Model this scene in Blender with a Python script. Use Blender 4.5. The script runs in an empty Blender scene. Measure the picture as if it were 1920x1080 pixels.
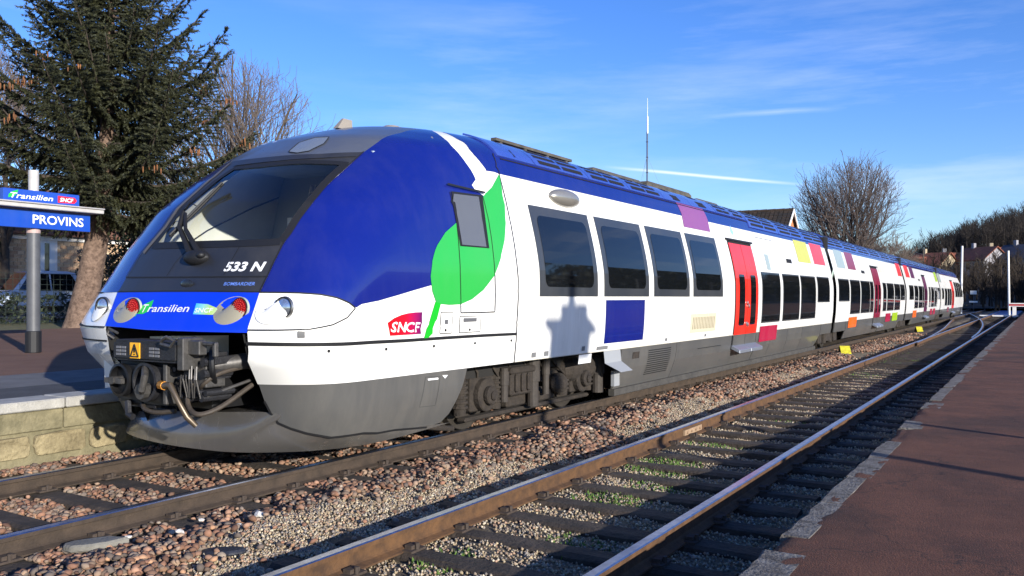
import bpy, bmesh, math, random
import numpy as np
from mathutils import Vector, Matrix, geometry, noise as mnoise

# ------------------------------------------------------------------ camera, light, exposure
S = bpy.context.scene
COL = S.collection
YAW = math.radians(31.75); ROLL = math.radians(0.1); EYE = 1.55
cam_d = bpy.data.cameras.new('camera'); cam = bpy.data.objects.new('camera', cam_d); COL.objects.link(cam)
cam_d.sensor_width = 36; cam_d.lens = 30.0; cam_d.shift_y = 15.5 / 1920; cam_d.clip_end = 6000; cam_d.clip_start = .05
cam.matrix_world = Matrix.Translation((0, 0, EYE)) @ Matrix.Rotation(YAW, 4, 'Z') @ Matrix.Rotation(math.pi / 2, 4, 'X') @ Matrix.Rotation(ROLL, 4, 'Z')
S.camera = cam

SUN_EL = 13.5; SUN_H = (.915, -.403)
sun_d = bpy.data.lights.new('sun', 'SUN'); sun = bpy.data.objects.new('sun', sun_d); COL.objects.link(sun)
sun_d.energy = 5.0; sun_d.angle = math.radians(.6); sun_d.color = (1, .95, .87)
ce = math.cos(math.radians(SUN_EL))
sun.rotation_euler = Vector((SUN_H[0] * ce, SUN_H[1] * ce, math.sin(math.radians(SUN_EL)))).to_track_quat('Z', 'Y').to_euler()

W = bpy.data.worlds.new('World'); S.world = W; W.use_nodes = True
nt = W.node_tree; N = nt.nodes; Lk = nt.links; N.clear()
out = N.new('ShaderNodeOutputWorld'); bg = N.new('ShaderNodeBackground'); bg.inputs[1].default_value = .08
sky = N.new('ShaderNodeTexSky'); sky.sky_type = 'NISHITA'; sky.sun_disc = False
sky.sun_elevation = math.radians(SUN_EL); sky.sun_rotation = math.atan2(SUN_H[0], SUN_H[1]); sky.air_density = 1.0; sky.dust_density = .3; sky.ozone_density = 2.5
tc = N.new('ShaderNodeTexCoord')
def vm(op, a, b=None):
    n = N.new('ShaderNodeVectorMath'); n.operation = op
    for i, x in enumerate((a, b)):
        if x is None: continue
        if isinstance(x, tuple): n.inputs[i].default_value = x
        else: Lk.new(x, n.inputs[i])
    return n
def mt(op, a, b=None, c=None, clamp=False):
    n = N.new('ShaderNodeMath'); n.operation = op; n.use_clamp = clamp
    for i, x in enumerate((a, b, c)):
        if x is None: continue
        if isinstance(x, (int, float)): n.inputs[i].default_value = x
        else: Lk.new(x, n.inputs[i])
    return n.outputs[0]
def sky_noise(scale_vec, scale, detail, rough, rot=0.0):
    mp = N.new('ShaderNodeMapping'); mp.inputs['Scale'].default_value = scale_vec; mp.inputs['Rotation'].default_value = (0, rot, .55)
    Lk.new(tc.outputs['Generated'], mp.inputs[0])
    nz = N.new('ShaderNodeTexNoise'); nz.inputs['Scale'].default_value = scale; nz.inputs['Detail'].default_value = detail; nz.inputs['Roughness'].default_value = rough
    Lk.new(mp.outputs[0], nz.inputs['Vector']); return nz.outputs['Fac']
sep = N.new('ShaderNodeSeparateXYZ'); Lk.new(tc.outputs['Generated'], sep.inputs[0])
elev = sep.outputs['Z']
streak = sky_noise((1.2, 1.2, 9.0), 2.2, 8, .62, .10)
broad = sky_noise((1, 1, 2.6), 1.7, 3, .5)
cl = mt('MULTIPLY', mt('MULTIPLY', mt('SUBTRACT', streak, .47, clamp=True), 3.6, clamp=True), mt('MULTIPLY', mt('SUBTRACT', broad, .40, clamp=True), 3.6, clamp=True))
low = mt('SUBTRACT', 1.0, mt('MULTIPLY', elev, 2.3), clamp=True)
cl = mt('MULTIPLY', cl, mt('MULTIPLY_ADD', low, .72, .02))
# two aircraft trails: thin bands round planes through the viewer
def trail(nrm, width, along, a0, a1, amount):
    d = vm('DOT_PRODUCT', tc.outputs['Generated'], nrm).outputs['Value']
    wv = mt('MULTIPLY', mt('SUBTRACT', sky_noise((1, 1, 1), 9, 3, .6), .5), width * .9)
    b = mt('SUBTRACT', 1.0, mt('DIVIDE', mt('ABSOLUTE', mt('ADD', d, wv)), width), clamp=True)
    t = vm('DOT_PRODUCT', tc.outputs['Generated'], along).outputs['Value']
    g = mt('MULTIPLY', mt('MULTIPLY', mt('SUBTRACT', t, a0), 14, clamp=True), mt('MULTIPLY', mt('SUBTRACT', a1, t), 14, clamp=True))
    return mt('MULTIPLY', mt('MULTIPLY', b, g), amount)
_f = Vector((-math.sin(YAW), math.cos(YAW), 0)); _r = Vector((math.cos(YAW), math.sin(YAW), 0)); _u = Vector((0, 0, 1))
def sky_dir(px, py): return (_f * 1600 + _r * (px - 960) - _u * (py - 555.5)).normalized()
def trail_px(a, b, width, amount):
    A, B = sky_dir(*a), sky_dir(*b); n = A.cross(B).normalized(); m = (B - A).normalized()
    return trail(tuple(n), width, tuple(m), A.dot(m), B.dot(m), amount)
t1 = trail_px((1130, 312), (1520, 347), .0024, .75)
t2 = trail_px((1310, 218), (1590, 200), .004, .22)
cl = mt('ADD', mt('ADD', cl, t1, clamp=True), t2, clamp=True)
hs = N.new('ShaderNodeHueSaturation'); hs.inputs['Saturation'].default_value = 1.15; hs.inputs['Value'].default_value = 1.5; hs.inputs['Hue'].default_value = .51
tint = vm('MULTIPLY', sky.outputs[0], (.88, 1.0, 1.30)); Lk.new(tint.outputs[0], hs.inputs['Color'])
mx = N.new('ShaderNodeMix'); mx.data_type = 'RGBA'; Lk.new(cl, mx.inputs[0]); Lk.new(hs.outputs[0], mx.inputs[6]); mx.inputs[7].default_value = (9.5, 10.2, 11.2, 1)
Lk.new(mx.outputs[2], bg.inputs[0]); Lk.new(bg.outputs[0], out.inputs[0])

S.view_settings.view_transform = 'Standard'; S.view_settings.look = 'None'; S.view_settings.exposure = 0.64; S.view_settings.gamma = 1; S.view_settings.use_curve_mapping = False
S.render.engine = 'CYCLES'; S.cycles.max_bounces = 6; S.cycles.diffuse_bounces = 1; S.cycles.transparent_max_bounces = 12; S.cycles.use_denoising = True

RND = random.Random(7); NR = np.random.default_rng(11)

# ------------------------------------------------------------------ materials
MATS = {}
def mat(name, col, rough=.6, metal=0., var=.0, vscale=6., bump=0., bscale=40., spec=.5, col2=None, attr=None, coat=0., detail=6., obj=True):
    if name in MATS: return MATS[name]
    m = bpy.data.materials.new(name); m.use_nodes = True; t = m.node_tree; b = t.nodes['Principled BSDF']
    b.inputs['Base Color'].default_value = (*col, 1); b.inputs['Roughness'].default_value = rough; b.inputs['Metallic'].default_value = metal
    b.inputs['Specular IOR Level'].default_value = spec; b.inputs['Coat Weight'].default_value = coat; b.inputs['Coat Roughness'].default_value = .04
    co = t.nodes.new('ShaderNodeTexCoord').outputs['Object'] if obj else t.nodes.new('ShaderNodeNewGeometry').outputs['Position']
    src = None
    if attr:
        a = t.nodes.new('ShaderNodeAttribute'); a.attribute_name = attr; src = a.outputs['Color']
    if var > 0 or col2:
        n = t.nodes.new('ShaderNodeTexNoise'); n.inputs['Scale'].default_value = vscale; n.inputs['Detail'].default_value = detail; n.inputs['Roughness'].default_value = .65
        t.links.new(co, n.inputs['Vector'])
        r = t.nodes.new('ShaderNodeValToRGB'); r.color_ramp.elements[0].position = .32; r.color_ramp.elements[1].position = .68
        c2 = col2 or tuple(min(1, c * (1 + var)) for c in col); c1 = col if col2 else tuple(c * (1 - var) for c in col)
        r.color_ramp.elements[0].color = (*c1, 1); r.color_ramp.elements[1].color = (*c2, 1)
        t.links.new(n.outputs['Fac'], r.inputs[0])
        if src is not None:
            x = t.nodes.new('ShaderNodeMix'); x.data_type = 'RGBA'; x.blend_type = 'MULTIPLY'; x.inputs[0].default_value = 1
            t.links.new(src, x.inputs[6]); t.links.new(r.outputs[0], x.inputs[7]); src = x.outputs[2]
        else: src = r.outputs[0]
    if src is not None: t.links.new(src, b.inputs['Base Color'])
    if bump > 0:
        n2 = t.nodes.new('ShaderNodeTexNoise'); n2.inputs['Scale'].default_value = bscale; n2.inputs['Detail'].default_value = 5
        t.links.new(co, n2.inputs['Vector'])
        bp = t.nodes.new('ShaderNodeBump'); bp.inputs['Strength'].default_value = bump; bp.inputs['Distance'].default_value = .02
        t.links.new(n2.outputs['Fac'], bp.inputs['Height']); t.links.new(bp.outputs[0], b.inputs['Normal'])
    MATS[name] = m; return m
def paint(name, col, grime=.18, rough=.22, coat=.25, streak=1.0):
    """train paint: dust film and vertical run marks over an even coat"""
    if name in MATS: return MATS[name]
    m = mat(name, col, rough, coat=coat); t = m.node_tree; b = t.nodes['Principled BSDF']
    co = t.nodes.new('ShaderNodeTexCoord').outputs['Object']
    mp = t.nodes.new('ShaderNodeMapping'); mp.inputs['Scale'].default_value = (2.2, 2.2, .35); t.links.new(co, mp.inputs[0])
    n = t.nodes.new('ShaderNodeTexNoise'); n.inputs['Scale'].default_value = 2.4; n.inputs['Detail'].default_value = 7; n.inputs['Roughness'].default_value = .7; t.links.new(mp.outputs[0], n.inputs['Vector'])
    n3 = t.nodes.new('ShaderNodeTexNoise'); n3.inputs['Scale'].default_value = 1.1; n3.inputs['Detail'].default_value = 4; t.links.new(co, n3.inputs['Vector'])
    ad = t.nodes.new('ShaderNodeMath'); ad.operation = 'MULTIPLY'; t.links.new(n.outputs['Fac'], ad.inputs[0]); t.links.new(n3.outputs['Fac'], ad.inputs[1])
    r = t.nodes.new('ShaderNodeValToRGB'); r.color_ramp.elements[0].position = .18; r.color_ramp.elements[1].position = .42
    r.color_ramp.elements[0].color = (0, 0, 0, 1); r.color_ramp.elements[1].color = (grime, grime, grime, 1); t.links.new(ad.outputs[0], r.inputs[0])
    x = t.nodes.new('ShaderNodeMix'); x.data_type = 'RGBA'; t.links.new(r.outputs[0], x.inputs[0]); x.inputs[6].default_value = (*col, 1); x.inputs[7].default_value = (.30, .27, .22, 1)
    t.links.new(x.outputs[2], b.inputs['Base Color'])
    rr = t.nodes.new('ShaderNodeMath'); rr.operation = 'MULTIPLY_ADD'; t.links.new(n.outputs['Fac'], rr.inputs[0]); rr.inputs[1].default_value = .22; rr.inputs[2].default_value = rough - .08
    t.links.new(rr.outputs[0], b.inputs['Roughness'])
    return m
def glassy(name, tint=(.012, .014, .016), rough=.03, spec=.75, smudge=.004):
    m = mat(name, tint, rough, spec=spec); t = m.node_tree; b = t.nodes['Principled BSDF']
    return m
def clear_glass(name):
    m = bpy.data.materials.new(name); m.use_nodes = True; t = m.node_tree; t.nodes.clear()
    o = t.nodes.new('ShaderNodeOutputMaterial'); mixn = t.nodes.new('ShaderNodeMixShader'); tr = t.nodes.new('ShaderNodeBsdfTransparent'); gl = t.nodes.new('ShaderNodeBsdfGlossy')
    tr.inputs[0].default_value = (.95, .97, .96, 1); gl.inputs['Roughness'].default_value = .02; lw = t.nodes.new('ShaderNodeLayerWeight'); lw.inputs[0].default_value = .5; pw = t.nodes.new('ShaderNodeMath'); pw.operation = 'POWER'; pw.inputs[1].default_value = 4; t.links.new(lw.outputs['Facing'], pw.inputs[0])
    ma = t.nodes.new('ShaderNodeMath'); ma.operation = 'MULTIPLY_ADD'; ma.inputs[1].default_value = .75; ma.inputs[2].default_value = .10; t.links.new(pw.outputs[0], ma.inputs[0]); t.links.new(ma.outputs[0], mixn.inputs[0]); t.links.new(tr.outputs[0], mixn.inputs[1]); t.links.new(gl.outputs[0], mixn.inputs[2]); t.links.new(mixn.outputs[0], o.inputs[0])
    MATS[name] = m; return m

# ------------------------------------------------------------------ object helpers
def setp(o, label=None, cat=None, group=None, kind=None):
    if label: o['label'] = label
    if cat: o['category'] = cat
    if group: o['group'] = group
    if kind: o['kind'] = kind
    return o
def empty(name, loc, label=None, cat=None, group=None, rz=0.):
    o = bpy.data.objects.new(name, None); COL.objects.link(o); o.location = loc; o.rotation_euler = (0, 0, rz); o.empty_display_size = .2
    return setp(o, label, cat, group)
def link(name, me, parent=None, mats=(), smooth=False, **kw):
    for m in mats: me.materials.append(m)
    if smooth: me.polygons.foreach_set('use_smooth', np.ones(len(me.polygons), bool))
    o = bpy.data.objects.new(name, me); COL.objects.link(o)
    if parent is not None: o.parent = parent
    return setp(o, **kw)
def np_mesh(name, V, F, col=None):
    V = np.asarray(V, np.float32); F = np.asarray(F, np.int32); k = F.shape[1]
    me = bpy.data.meshes.new(name); me.vertices.add(len(V)); me.vertices.foreach_set('co', V.ravel())
    me.loops.add(F.size); me.loops.foreach_set('vertex_index', F.ravel()); me.polygons.add(len(F)); me.polygons.foreach_set('loop_start', np.arange(0, F.size, k, dtype=np.int32))
    if col is not None:
        a = me.attributes.new('col', 'FLOAT_COLOR', 'POINT'); a.data.foreach_set('color', np.concatenate([col, np.ones((len(col), 1))], 1).astype(np.float32).ravel())
    me.update(calc_edges=True); return me
class MB:
    def __init__(s): s.v = []; s.f = []; s.m = []
    def add(s, vs, fs, m=0):
        o = len(s.v); s.v += [tuple(v) for v in vs]; s.f += [tuple(i + o for i in f) for f in fs]; s.m += [m] * len(fs); return s
    def box(s, x0, x1, y0, y1, z0, z1, m=0, rot=None, piv=None):
        vs = [Vector((x, y, z)) for z in (z0, z1) for x, y in ((x0, y0), (x1, y0), (x1, y1), (x0, y1))]
        if rot is not None:
            c = Vector(piv) if piv else Vector(((x0 + x1) / 2, (y0 + y1) / 2, (z0 + z1) / 2)); vs = [rot @ (v - c) + c for v in vs]
        return s.add(vs, [(3, 2, 1, 0), (4, 5, 6, 7), (0, 1, 5, 4), (1, 2, 6, 5), (2, 3, 7, 6), (3, 0, 4, 7)], m)
    def tube(s, path, r, n=8, m=0, cap=True):
        path = [Vector(p) for p in path]; rs = r if isinstance(r, (list, tuple)) else [r] * len(path); rings = []; vs = []; fs = []
        for i, p in enumerate(path):
            d = (path[min(i + 1, len(path) - 1)] - path[max(i - 1, 0)]).normalized(); a = d.orthogonal().normalized()
            if i and prev is not None:
                a = (prev - d * prev.dot(d)); a = a.normalized() if a.length > 1e-6 else d.orthogonal().normalized()
            prev = a; b = d.cross(a)
            for k in range(n):
                t = 2 * math.pi * k / n; vs.append(p + (a * math.cos(t) + b * math.sin(t)) * rs[i])
        for i in range(len(path) - 1):
            for k in range(n): fs.append((i * n + k, i * n + (k + 1) % n, (i + 1) * n + (k + 1) % n, (i + 1) * n + k))
        if cap: fs.append(tuple(range(n - 1, -1, -1))); fs.append(tuple((len(path) - 1) * n + k for k in range(n)))
        return s.add(vs, fs, m)
    def cyl(s, p0, p1, r, n=16, m=0): return s.tube([p0, p1], r, n, m)
    def ball(s, c, rx, ry, rz, m=0, nu=12, nv=8):
        vs = []; fs = []
        for j in range(nv + 1):
            b = math.pi * j / nv
            for i in range(nu):
                a = 2 * math.pi * i / nu; vs.append((c[0] + rx * math.sin(b) * math.cos(a), c[1] + ry * math.sin(b) * math.sin(a), c[2] - rz * math.cos(b)))
        for j in range(nv):
            for i in range(nu): fs.append((j * nu + i, j * nu + (i + 1) % nu, (j + 1) * nu + (i + 1) % nu, (j + 1) * nu + i))
        return s.add(vs, fs, m)
    def prism(s, poly, z0, z1, m=0):
        n = len(poly); return s.add([(x, y, z0) for x, y in poly] + [(x, y, z1) for x, y in poly], [tuple(range(n - 1, -1, -1)), tuple(range(n, 2 * n))] + [(i, (i + 1) % n, n + (i + 1) % n, n + i) for i in range(n)], m)
    def build(s, name, mats, parent=None, smooth=False, bevel=0., seg=1, **kw):
        me = bpy.data.meshes.new(name); me.from_pydata([tuple(v) for v in s.v], [], s.f); me.polygons.foreach_set('material_index', s.m)
        bm = bmesh.new(); bm.from_mesh(me); bmesh.ops.remove_doubles(bm, verts=bm.verts, dist=1e-5); bmesh.ops.recalc_face_normals(bm, faces=bm.faces)
        if bevel > 0:
            es = [e for e in bm.edges if len(e.link_faces) == 2 and e.calc_face_angle(0) > .6]
            bmesh.ops.bevel(bm, geom=es, offset=bevel, segments=seg, affect='EDGES', clamp_overlap=True)
        bm.to_mesh(me); bm.free()
        if smooth:
            me.polygons.foreach_set('use_smooth', np.ones(len(me.polygons), bool))
            try: me.set_sharp_from_angle(angle=math.radians(40))
            except Exception: pass
        return link(name, me, parent, mats if isinstance(mats, (list, tuple)) else [mats], **kw)
def copy_tree(o, parent=None):
    c = o.copy(); COL.objects.link(c)
    if parent is not None: c.parent = parent
    for ch in list(o.children): copy_tree(ch, c)
    return c
TXT = {}
def text2d(body, shear=0., bold=0., space=1.):
    """flat outline lettering as triangles in a unit box (0..w, 0..h)"""
    k = (body, shear, bold, space)
    if k in TXT: return TXT[k]
    cu = bpy.data.curves.new('lettering', 'FONT'); cu.body = body; cu.shear = shear; cu.offset = bold; cu.resolution_u = 3; cu.space_character = space; cu.fill_mode = 'FRONT'
    o = bpy.data.objects.new('lettering', cu); COL.objects.link(o); dg = bpy.context.evaluated_depsgraph_get(); me = o.evaluated_get(dg).to_mesh()
    V = np.array([v.co[:2] for v in me.vertices]); F = [tuple(p.vertices) for p in me.polygons]
    o.evaluated_get(dg).to_mesh_clear(); bpy.data.objects.remove(o); bpy.data.curves.remove(cu)
    lo = V.min(0); hi = V.max(0); V = (V - lo) / (hi - lo); TXT[k] = (V, F); return V, F

# ------------------------------------------------------------------ train shell surface
XC = -6.75; YE = 26.0
PROF = np.array([(1.44,0.18),(1.56,0.5),(1.6,0.79),(1.64,1.2),(1.65,1.75),(1.626,2.01),(1.55,2.376),(1.387,2.97),(1.29,3.215),(1.1,3.385),(0.83,3.495),(0.45,3.565),(0.0,3.585)])
S0 = np.array([(0.18,5.2),(0.5,5.1),(0.79,5.0),(1.0,4.813),(1.25,4.75),(1.55,4.925),(1.75,5.038),(2.0,5.163),(2.4,5.387),(2.7,5.687),(3.0,6.075),(3.2,6.4),(3.35,6.85),(3.45,7.2),(3.53,8.037),(3.57,8.7),(3.585,9.3)])
LN = np.array([(0.18,1.0),(0.5,0.9),(0.8,0.85),(1.3,0.8),(1.6,0.9),(2.0,1.2),(2.5,1.7),(3.0,2.2),(3.3,2.1),(3.45,1.7),(3.585,0.8)])
NEX = np.array([(0.18,3.0),(1.6,3.0),(2.5,2.9),(3.585,2.3)])
def catmull(P, n=12):
    P = np.vstack([2 * P[0] - P[1], P, [-P[-2][0], P[-2][1]]]); o = []
    for i in range(1, len(P) - 2):
        for k in range(n):
            t = k / n; a, b, c, d = P[i - 1], P[i], P[i + 1], P[i + 2]
            o.append(.5 * ((2 * b) + (-a + c) * t + (2 * a - 5 * b + 4 * c - d) * t * t + (-a + 3 * b - 3 * c + d) * t ** 3))
    o.append(P[-2]); return np.array(o)
FP = catmull(PROF); FP[:, 0] = np.maximum(FP[:, 0], 0)
QA = np.concatenate([[0], np.cumsum(np.hypot(*np.diff(FP, axis=0).T))]); QL = float(QA[-1])
def wz(q): return np.interp(q, QA, FP[:, 0]), np.interp(q, QA, FP[:, 1])
def q_of_z(z): return float(np.interp(z, FP[:, 1], QA))
def surf(c, q, ye=YE):
    c = np.asarray(c, float); q = np.clip(np.asarray(q, float), 0, QL); sd = np.where(c >= 0, 1., -1.); a = np.abs(c); w, z = wz(q)
    s0 = np.interp(z, *S0.T); ln = np.interp(z, *LN.T); n = np.interp(z, *NEX.T); al = np.minimum(a, 1) * np.pi / 2
    sn = np.sin(al); cs = np.maximum(np.cos(al), 0); r = (sn ** n + cs ** n) ** (-1 / n)
    x = np.where(a <= 1, XC + sd * w * r * sn, XC + sd * w); y = np.where(a <= 1, s0 + ln * (1 - r * cs), s0 + ln + (a - 1) * (ye - s0 - ln))
    return np.stack([x, y, z], -1)
def surf_n(c, q, ye=YE):
    c = np.asarray(c, float); q = np.clip(np.asarray(q, float), 2e-3, QL - 4e-3); h = 1e-3
    dc = surf(c + h, q, ye) - surf(c - h, q, ye); dq = surf(c, q + h, ye) - surf(c, q - h, ye); n = np.cross(dc, dq)
    return n / np.maximum(np.linalg.norm(n, axis=-1, keepdims=True), 1e-9)
def soff(c, q, off, ye=YE): return surf(c, q, ye) + surf_n(c, q, ye) * off
def cy(y, q):
    """chart coordinate of a point on the straight flank"""
    z = wz(q)[1]; b = np.interp(z, *S0.T) + np.interp(z, *LN.T); return 1 + (y - b) / (YE - b)
def chart_panel(name, poly, off, m, parent, holes=(), ye=YE, flip=None, dc=.028, dq=.06, thick=0., grid=True, **kw):
    """a sheet that follows the train shell; poly is an outline in (c, q)"""
    loops = [[Vector((c, q, 0)) for c, q in poly]] + [[Vector((c, q, 0)) for c, q in h] for h in holes]
    tris = geometry.tessellate_polygon(loops); pts = [p for l in loops for p in l]
    bm = bmesh.new(); vs = [bm.verts.new(p) for p in pts]
    for t in tris:
        try: bm.faces.new([vs[i] for i in t])
        except ValueError: pass
    c0 = min(p.x for p in pts); c1 = max(p.x for p in pts); q0 = min(p.y for p in pts); q1 = max(p.y for p in pts)
    if grid:
        cuts = [k * dc for k in range(math.floor(max(c0, -1.02) / dc), math.ceil(min(c1, 1.02) / dc) + 1)] + [x for x in (-1.8, -1.6, -1.4, -1.2, 1.05, 1.1, 1.2, 1.4, 1.6, 1.8)]
        for x in cuts:
            if c0 < x < c1: bmesh.ops.bisect_plane(bm, geom=bm.verts[:] + bm.edges[:] + bm.faces[:], plane_co=(x, 0, 0), plane_no=(1, 0, 0))
        for k in range(math.floor(q0 / dq), math.ceil(q1 / dq) + 1):
            if q0 < k * dq < q1: bmesh.ops.bisect_plane(bm, geom=bm.verts[:] + bm.edges[:] + bm.faces[:], plane_co=(0, k * dq, 0), plane_no=(0, 1, 0))
    A = np.array([v.co[:] for v in bm.verts]); P = soff(A[:, 0], A[:, 1], off, ye)
    if flip is not None: P[:, 1] = flip - P[:, 1]
    for v, p in zip(bm.verts, P): v.co = p
    bmesh.ops.recalc_face_normals(bm, faces=bm.faces); bm.normal_update()
    f = max(bm.faces, key=lambda f: f.calc_area()); g = f.calc_center_median()
    if f.normal.dot(Vector((g.x - XC, (g.y - 14) * .25, g.z - 1.5))) < 0: bmesh.ops.reverse_faces(bm, faces=bm.faces)
    me = bpy.data.meshes.new(name); bm.to_mesh(me); bm.free()
    return link(name, me, parent, [m], smooth=True, **kw)
def affine(q3, V):
    """unit box -> chart through BL, BR, TL"""
    bl, br, tl = [np.array(p) for p in q3]; return bl + V[:, :1] * (br - bl) + V[:, 1:] * (tl - bl)
def chart_text(name, body, q3, off, m, parent, shear=0., bold=.0, **kw):
    V, F = text2d(body, shear, bold); A = affine(q3, V); P = soff(A[:, 0], A[:, 1], off)
    me = bpy.data.meshes.new(name); me.from_pydata(P.tolist(), [], F); return link(name, me, parent, [m], **kw)
def ribbons(name, lines, width, off, m, parent, ye=YE, **kw):
    """joint lines on the shell: each a strip of given width"""
    V = []; F = []
    for ln in lines:
        A = np.array(ln, float); D = []
        for i in range(len(A) - 1):
            k = max(2, int(np.hypot(*(A[i + 1] - A[i])) / .02)); D += [A[i] + (A[i + 1] - A[i]) * t / k for t in range(k)]
        D.append(A[-1]); D = np.array(D); P = soff(D[:, 0], D[:, 1], off, ye); Nn = surf_n(D[:, 0], D[:, 1], ye)
        T = np.gradient(P, axis=0); B = np.cross(Nn, T); B /= np.maximum(np.linalg.norm(B, axis=1, keepdims=True), 1e-9); o = len(V)
        for p, b in zip(P, B): V += [p - b * width / 2, p + b * width / 2]
        F += [(o + 2 * i, o + 2 * i + 1, o + 2 * i + 3, o + 2 * i + 2) for i in range(len(P) - 1)]
    me = bpy.data.meshes.new(name); me.from_pydata([tuple(map(float, v)) for v in V], [], F); return link(name, me, parent, [m], **kw)
def side_x(z, off=0., side=1):
    return XC + side * (np.interp(z, FP[:, 1], FP[:, 0]) + off)
def side_sheet(name, poly, off, m, parent, thick=.0, side=1, **kw):
    """a plate on the straight flank: outline in (y, z); curved with the flank, with a rim of its own thickness"""
    zs = sorted(set([p[1] for p in poly])); tris = geometry.tessellate_polygon([[Vector((y, z, 0)) for y, z in poly]])
    bm = bmesh.new(); vs = [bm.verts.new((y, z, 0)) for y, z in poly]
    for t in tris: bm.faces.new([vs[i] for i in t])
    z0, z1 = zs[0], zs[-1]; n = max(1, int((z1 - z0) / .14))
    for k in range(1, n): bmesh.ops.bisect_plane(bm, geom=bm.verts[:] + bm.edges[:] + bm.faces[:], plane_co=(0, z0 + (z1 - z0) * k / n, 0), plane_no=(0, 1, 0))
    for v in bm.verts: v.co = (side_x(v.co.y, off, side), v.co.x, v.co.y)
    if thick > 0:
        r = bmesh.ops.extrude_edge_only(bm, edges=[e for e in bm.edges if len(e.link_faces) == 1])
        for v in [g for g in r['geom'] if isinstance(g, bmesh.types.BMVert)]: v.co.x -= side * thick
    bmesh.ops.recalc_face_normals(bm, faces=bm.faces); f = max(bm.faces, key=lambda f: f.calc_area()); f.normal_update()
    if f.normal.x * side < 0: bmesh.ops.reverse_faces(bm, faces=bm.faces)
    me = bpy.data.meshes.new(name); bm.to_mesh(me); bm.free(); return link(name, me, parent, [m], smooth=False, **kw)
def rect(y0, y1, z0, z1): return [(y0, z0), (y1, z0), (y1, z1), (y0, z1)]
def rrect(y0, y1, z0, z1, r, n=5):
    o = []
    for cyy, cz, a0 in ((y1 - r, z0 + r, -90), (y1 - r, z1 - r, 0), (y0 + r, z1 - r, 90), (y0 + r, z0 + r, 180)):
        for k in range(n + 1):
            a = math.radians(a0 + 90 * k / n); o.append((cyy + r * math.cos(a), cz + r * math.sin(a)))
    return o
# ------------------------------------------------------------------ ground, ballast, platforms
EARTH = mat('earth', (.05, .04, .028), .95, var=.5, vscale=.35, bump=.6, bscale=6, col2=(.105, .085, .055), obj=False)
g = MB(); g.box(-2500, 2500, -400, 4000, -1.4, -.42); g.build('ground', EARTH, kind='structure', label='dark earth stretching away beyond the tracks')
RX = (-7.42, -5.68); TX = (-3.64, -2.13); EDGE = -1.255
def bed_h(x, y):
    a = np.where((x < -5.1), -.20, -.192)
    a = a + .085 * np.exp(-((x + 4.72) / .42) ** 2) + .07 * np.exp(-((x + 8.0) / .35) ** 2)
    return a + .02 * np.sin(x * 3.1 + y * 1.7) * np.sin(y * 1.3 + x * .6) + .008 * np.sin(x * 13 + y * 9)
GX = np.linspace(-8.47, -1.25, 60); GY = np.concatenate([np.linspace(-2, 40, 220), np.linspace(41, 260, 90)])
XX, YY = np.meshgrid(GX, GY); ZZ = bed_h(XX, YY); n0, n1 = XX.shape; idx = np.arange(n0 * n1).reshape(n0, n1)
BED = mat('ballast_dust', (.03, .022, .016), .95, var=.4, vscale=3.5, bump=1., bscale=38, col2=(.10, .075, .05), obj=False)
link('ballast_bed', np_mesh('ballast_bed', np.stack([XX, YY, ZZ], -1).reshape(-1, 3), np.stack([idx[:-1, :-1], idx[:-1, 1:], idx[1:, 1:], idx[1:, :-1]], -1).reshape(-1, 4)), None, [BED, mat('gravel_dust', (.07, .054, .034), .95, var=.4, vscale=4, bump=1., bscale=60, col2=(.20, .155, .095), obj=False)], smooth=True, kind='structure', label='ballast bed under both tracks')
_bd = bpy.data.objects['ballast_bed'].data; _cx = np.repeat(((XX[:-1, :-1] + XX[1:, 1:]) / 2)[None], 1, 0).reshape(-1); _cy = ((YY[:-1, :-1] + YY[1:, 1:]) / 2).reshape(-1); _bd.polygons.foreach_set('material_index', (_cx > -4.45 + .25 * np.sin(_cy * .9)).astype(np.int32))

def stone_kinds(n, seed, sq=.7):
    rr = np.random.default_rng(seed); bm = bmesh.new(); bmesh.ops.create_icosphere(bm, subdivisions=1, radius=1); B = np.array([v.co[:] for v in bm.verts]); F = np.array([[v.index for v in f.verts] for f in bm.faces]); bm.free()
    out = []
    for _ in range(n):
        P = B * (1 + rr.uniform(-.28, .28, (12, 1))) * np.array([1., rr.uniform(.65, 1), rr.uniform(.45, .8)]); 
        for _k in range(3):
            d = rr.normal(size=3); d /= np.linalg.norm(d); c = rr.uniform(.45, .75); h = P @ d; P = P - np.maximum(h - c, 0)[:, None] * d
        out.append(P)
    return out, F
def scatter(name, X, Y, Z, R, COLS, kinds, F, m, **kw):
    n = len(X); K = NR.integers(0, len(kinds), n); KP = np.array(kinds)[K]; a = NR.uniform(0, 2 * np.pi, n); t = NR.uniform(-.5, .5, n); u = NR.uniform(-.5, .5, n)
    ca, sa, ct, st, cu, su = np.cos(a), np.sin(a), np.cos(t), np.sin(t), np.cos(u), np.sin(u)
    x, y, z = KP[..., 0], KP[..., 1], KP[..., 2]
    y, z = y * ct[:, None] - z * st[:, None], y * st[:, None] + z * ct[:, None]; x, z = x * cu[:, None] - z * su[:, None], x * su[:, None] + z * cu[:, None]
    x, y = x * ca[:, None] - y * sa[:, None], x * sa[:, None] + y * ca[:, None]
    P = np.stack([x * R[:, None] + X[:, None], y * R[:, None] + Y[:, None], z * R[:, None] + Z[:, None]], -1).reshape(-1, 3)
    nv = len(kinds[0]); FF = (F[None] + (np.arange(n) * nv)[:, None, None]).reshape(-1, 3)
    return link(name, np_mesh(name, P, FF, np.repeat(COLS, nv, axis=0)), None, [m], **kw)
STONE = mat('stone', (1, 1, 1), .85, attr='col', var=.18, vscale=24, detail=2)
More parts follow.
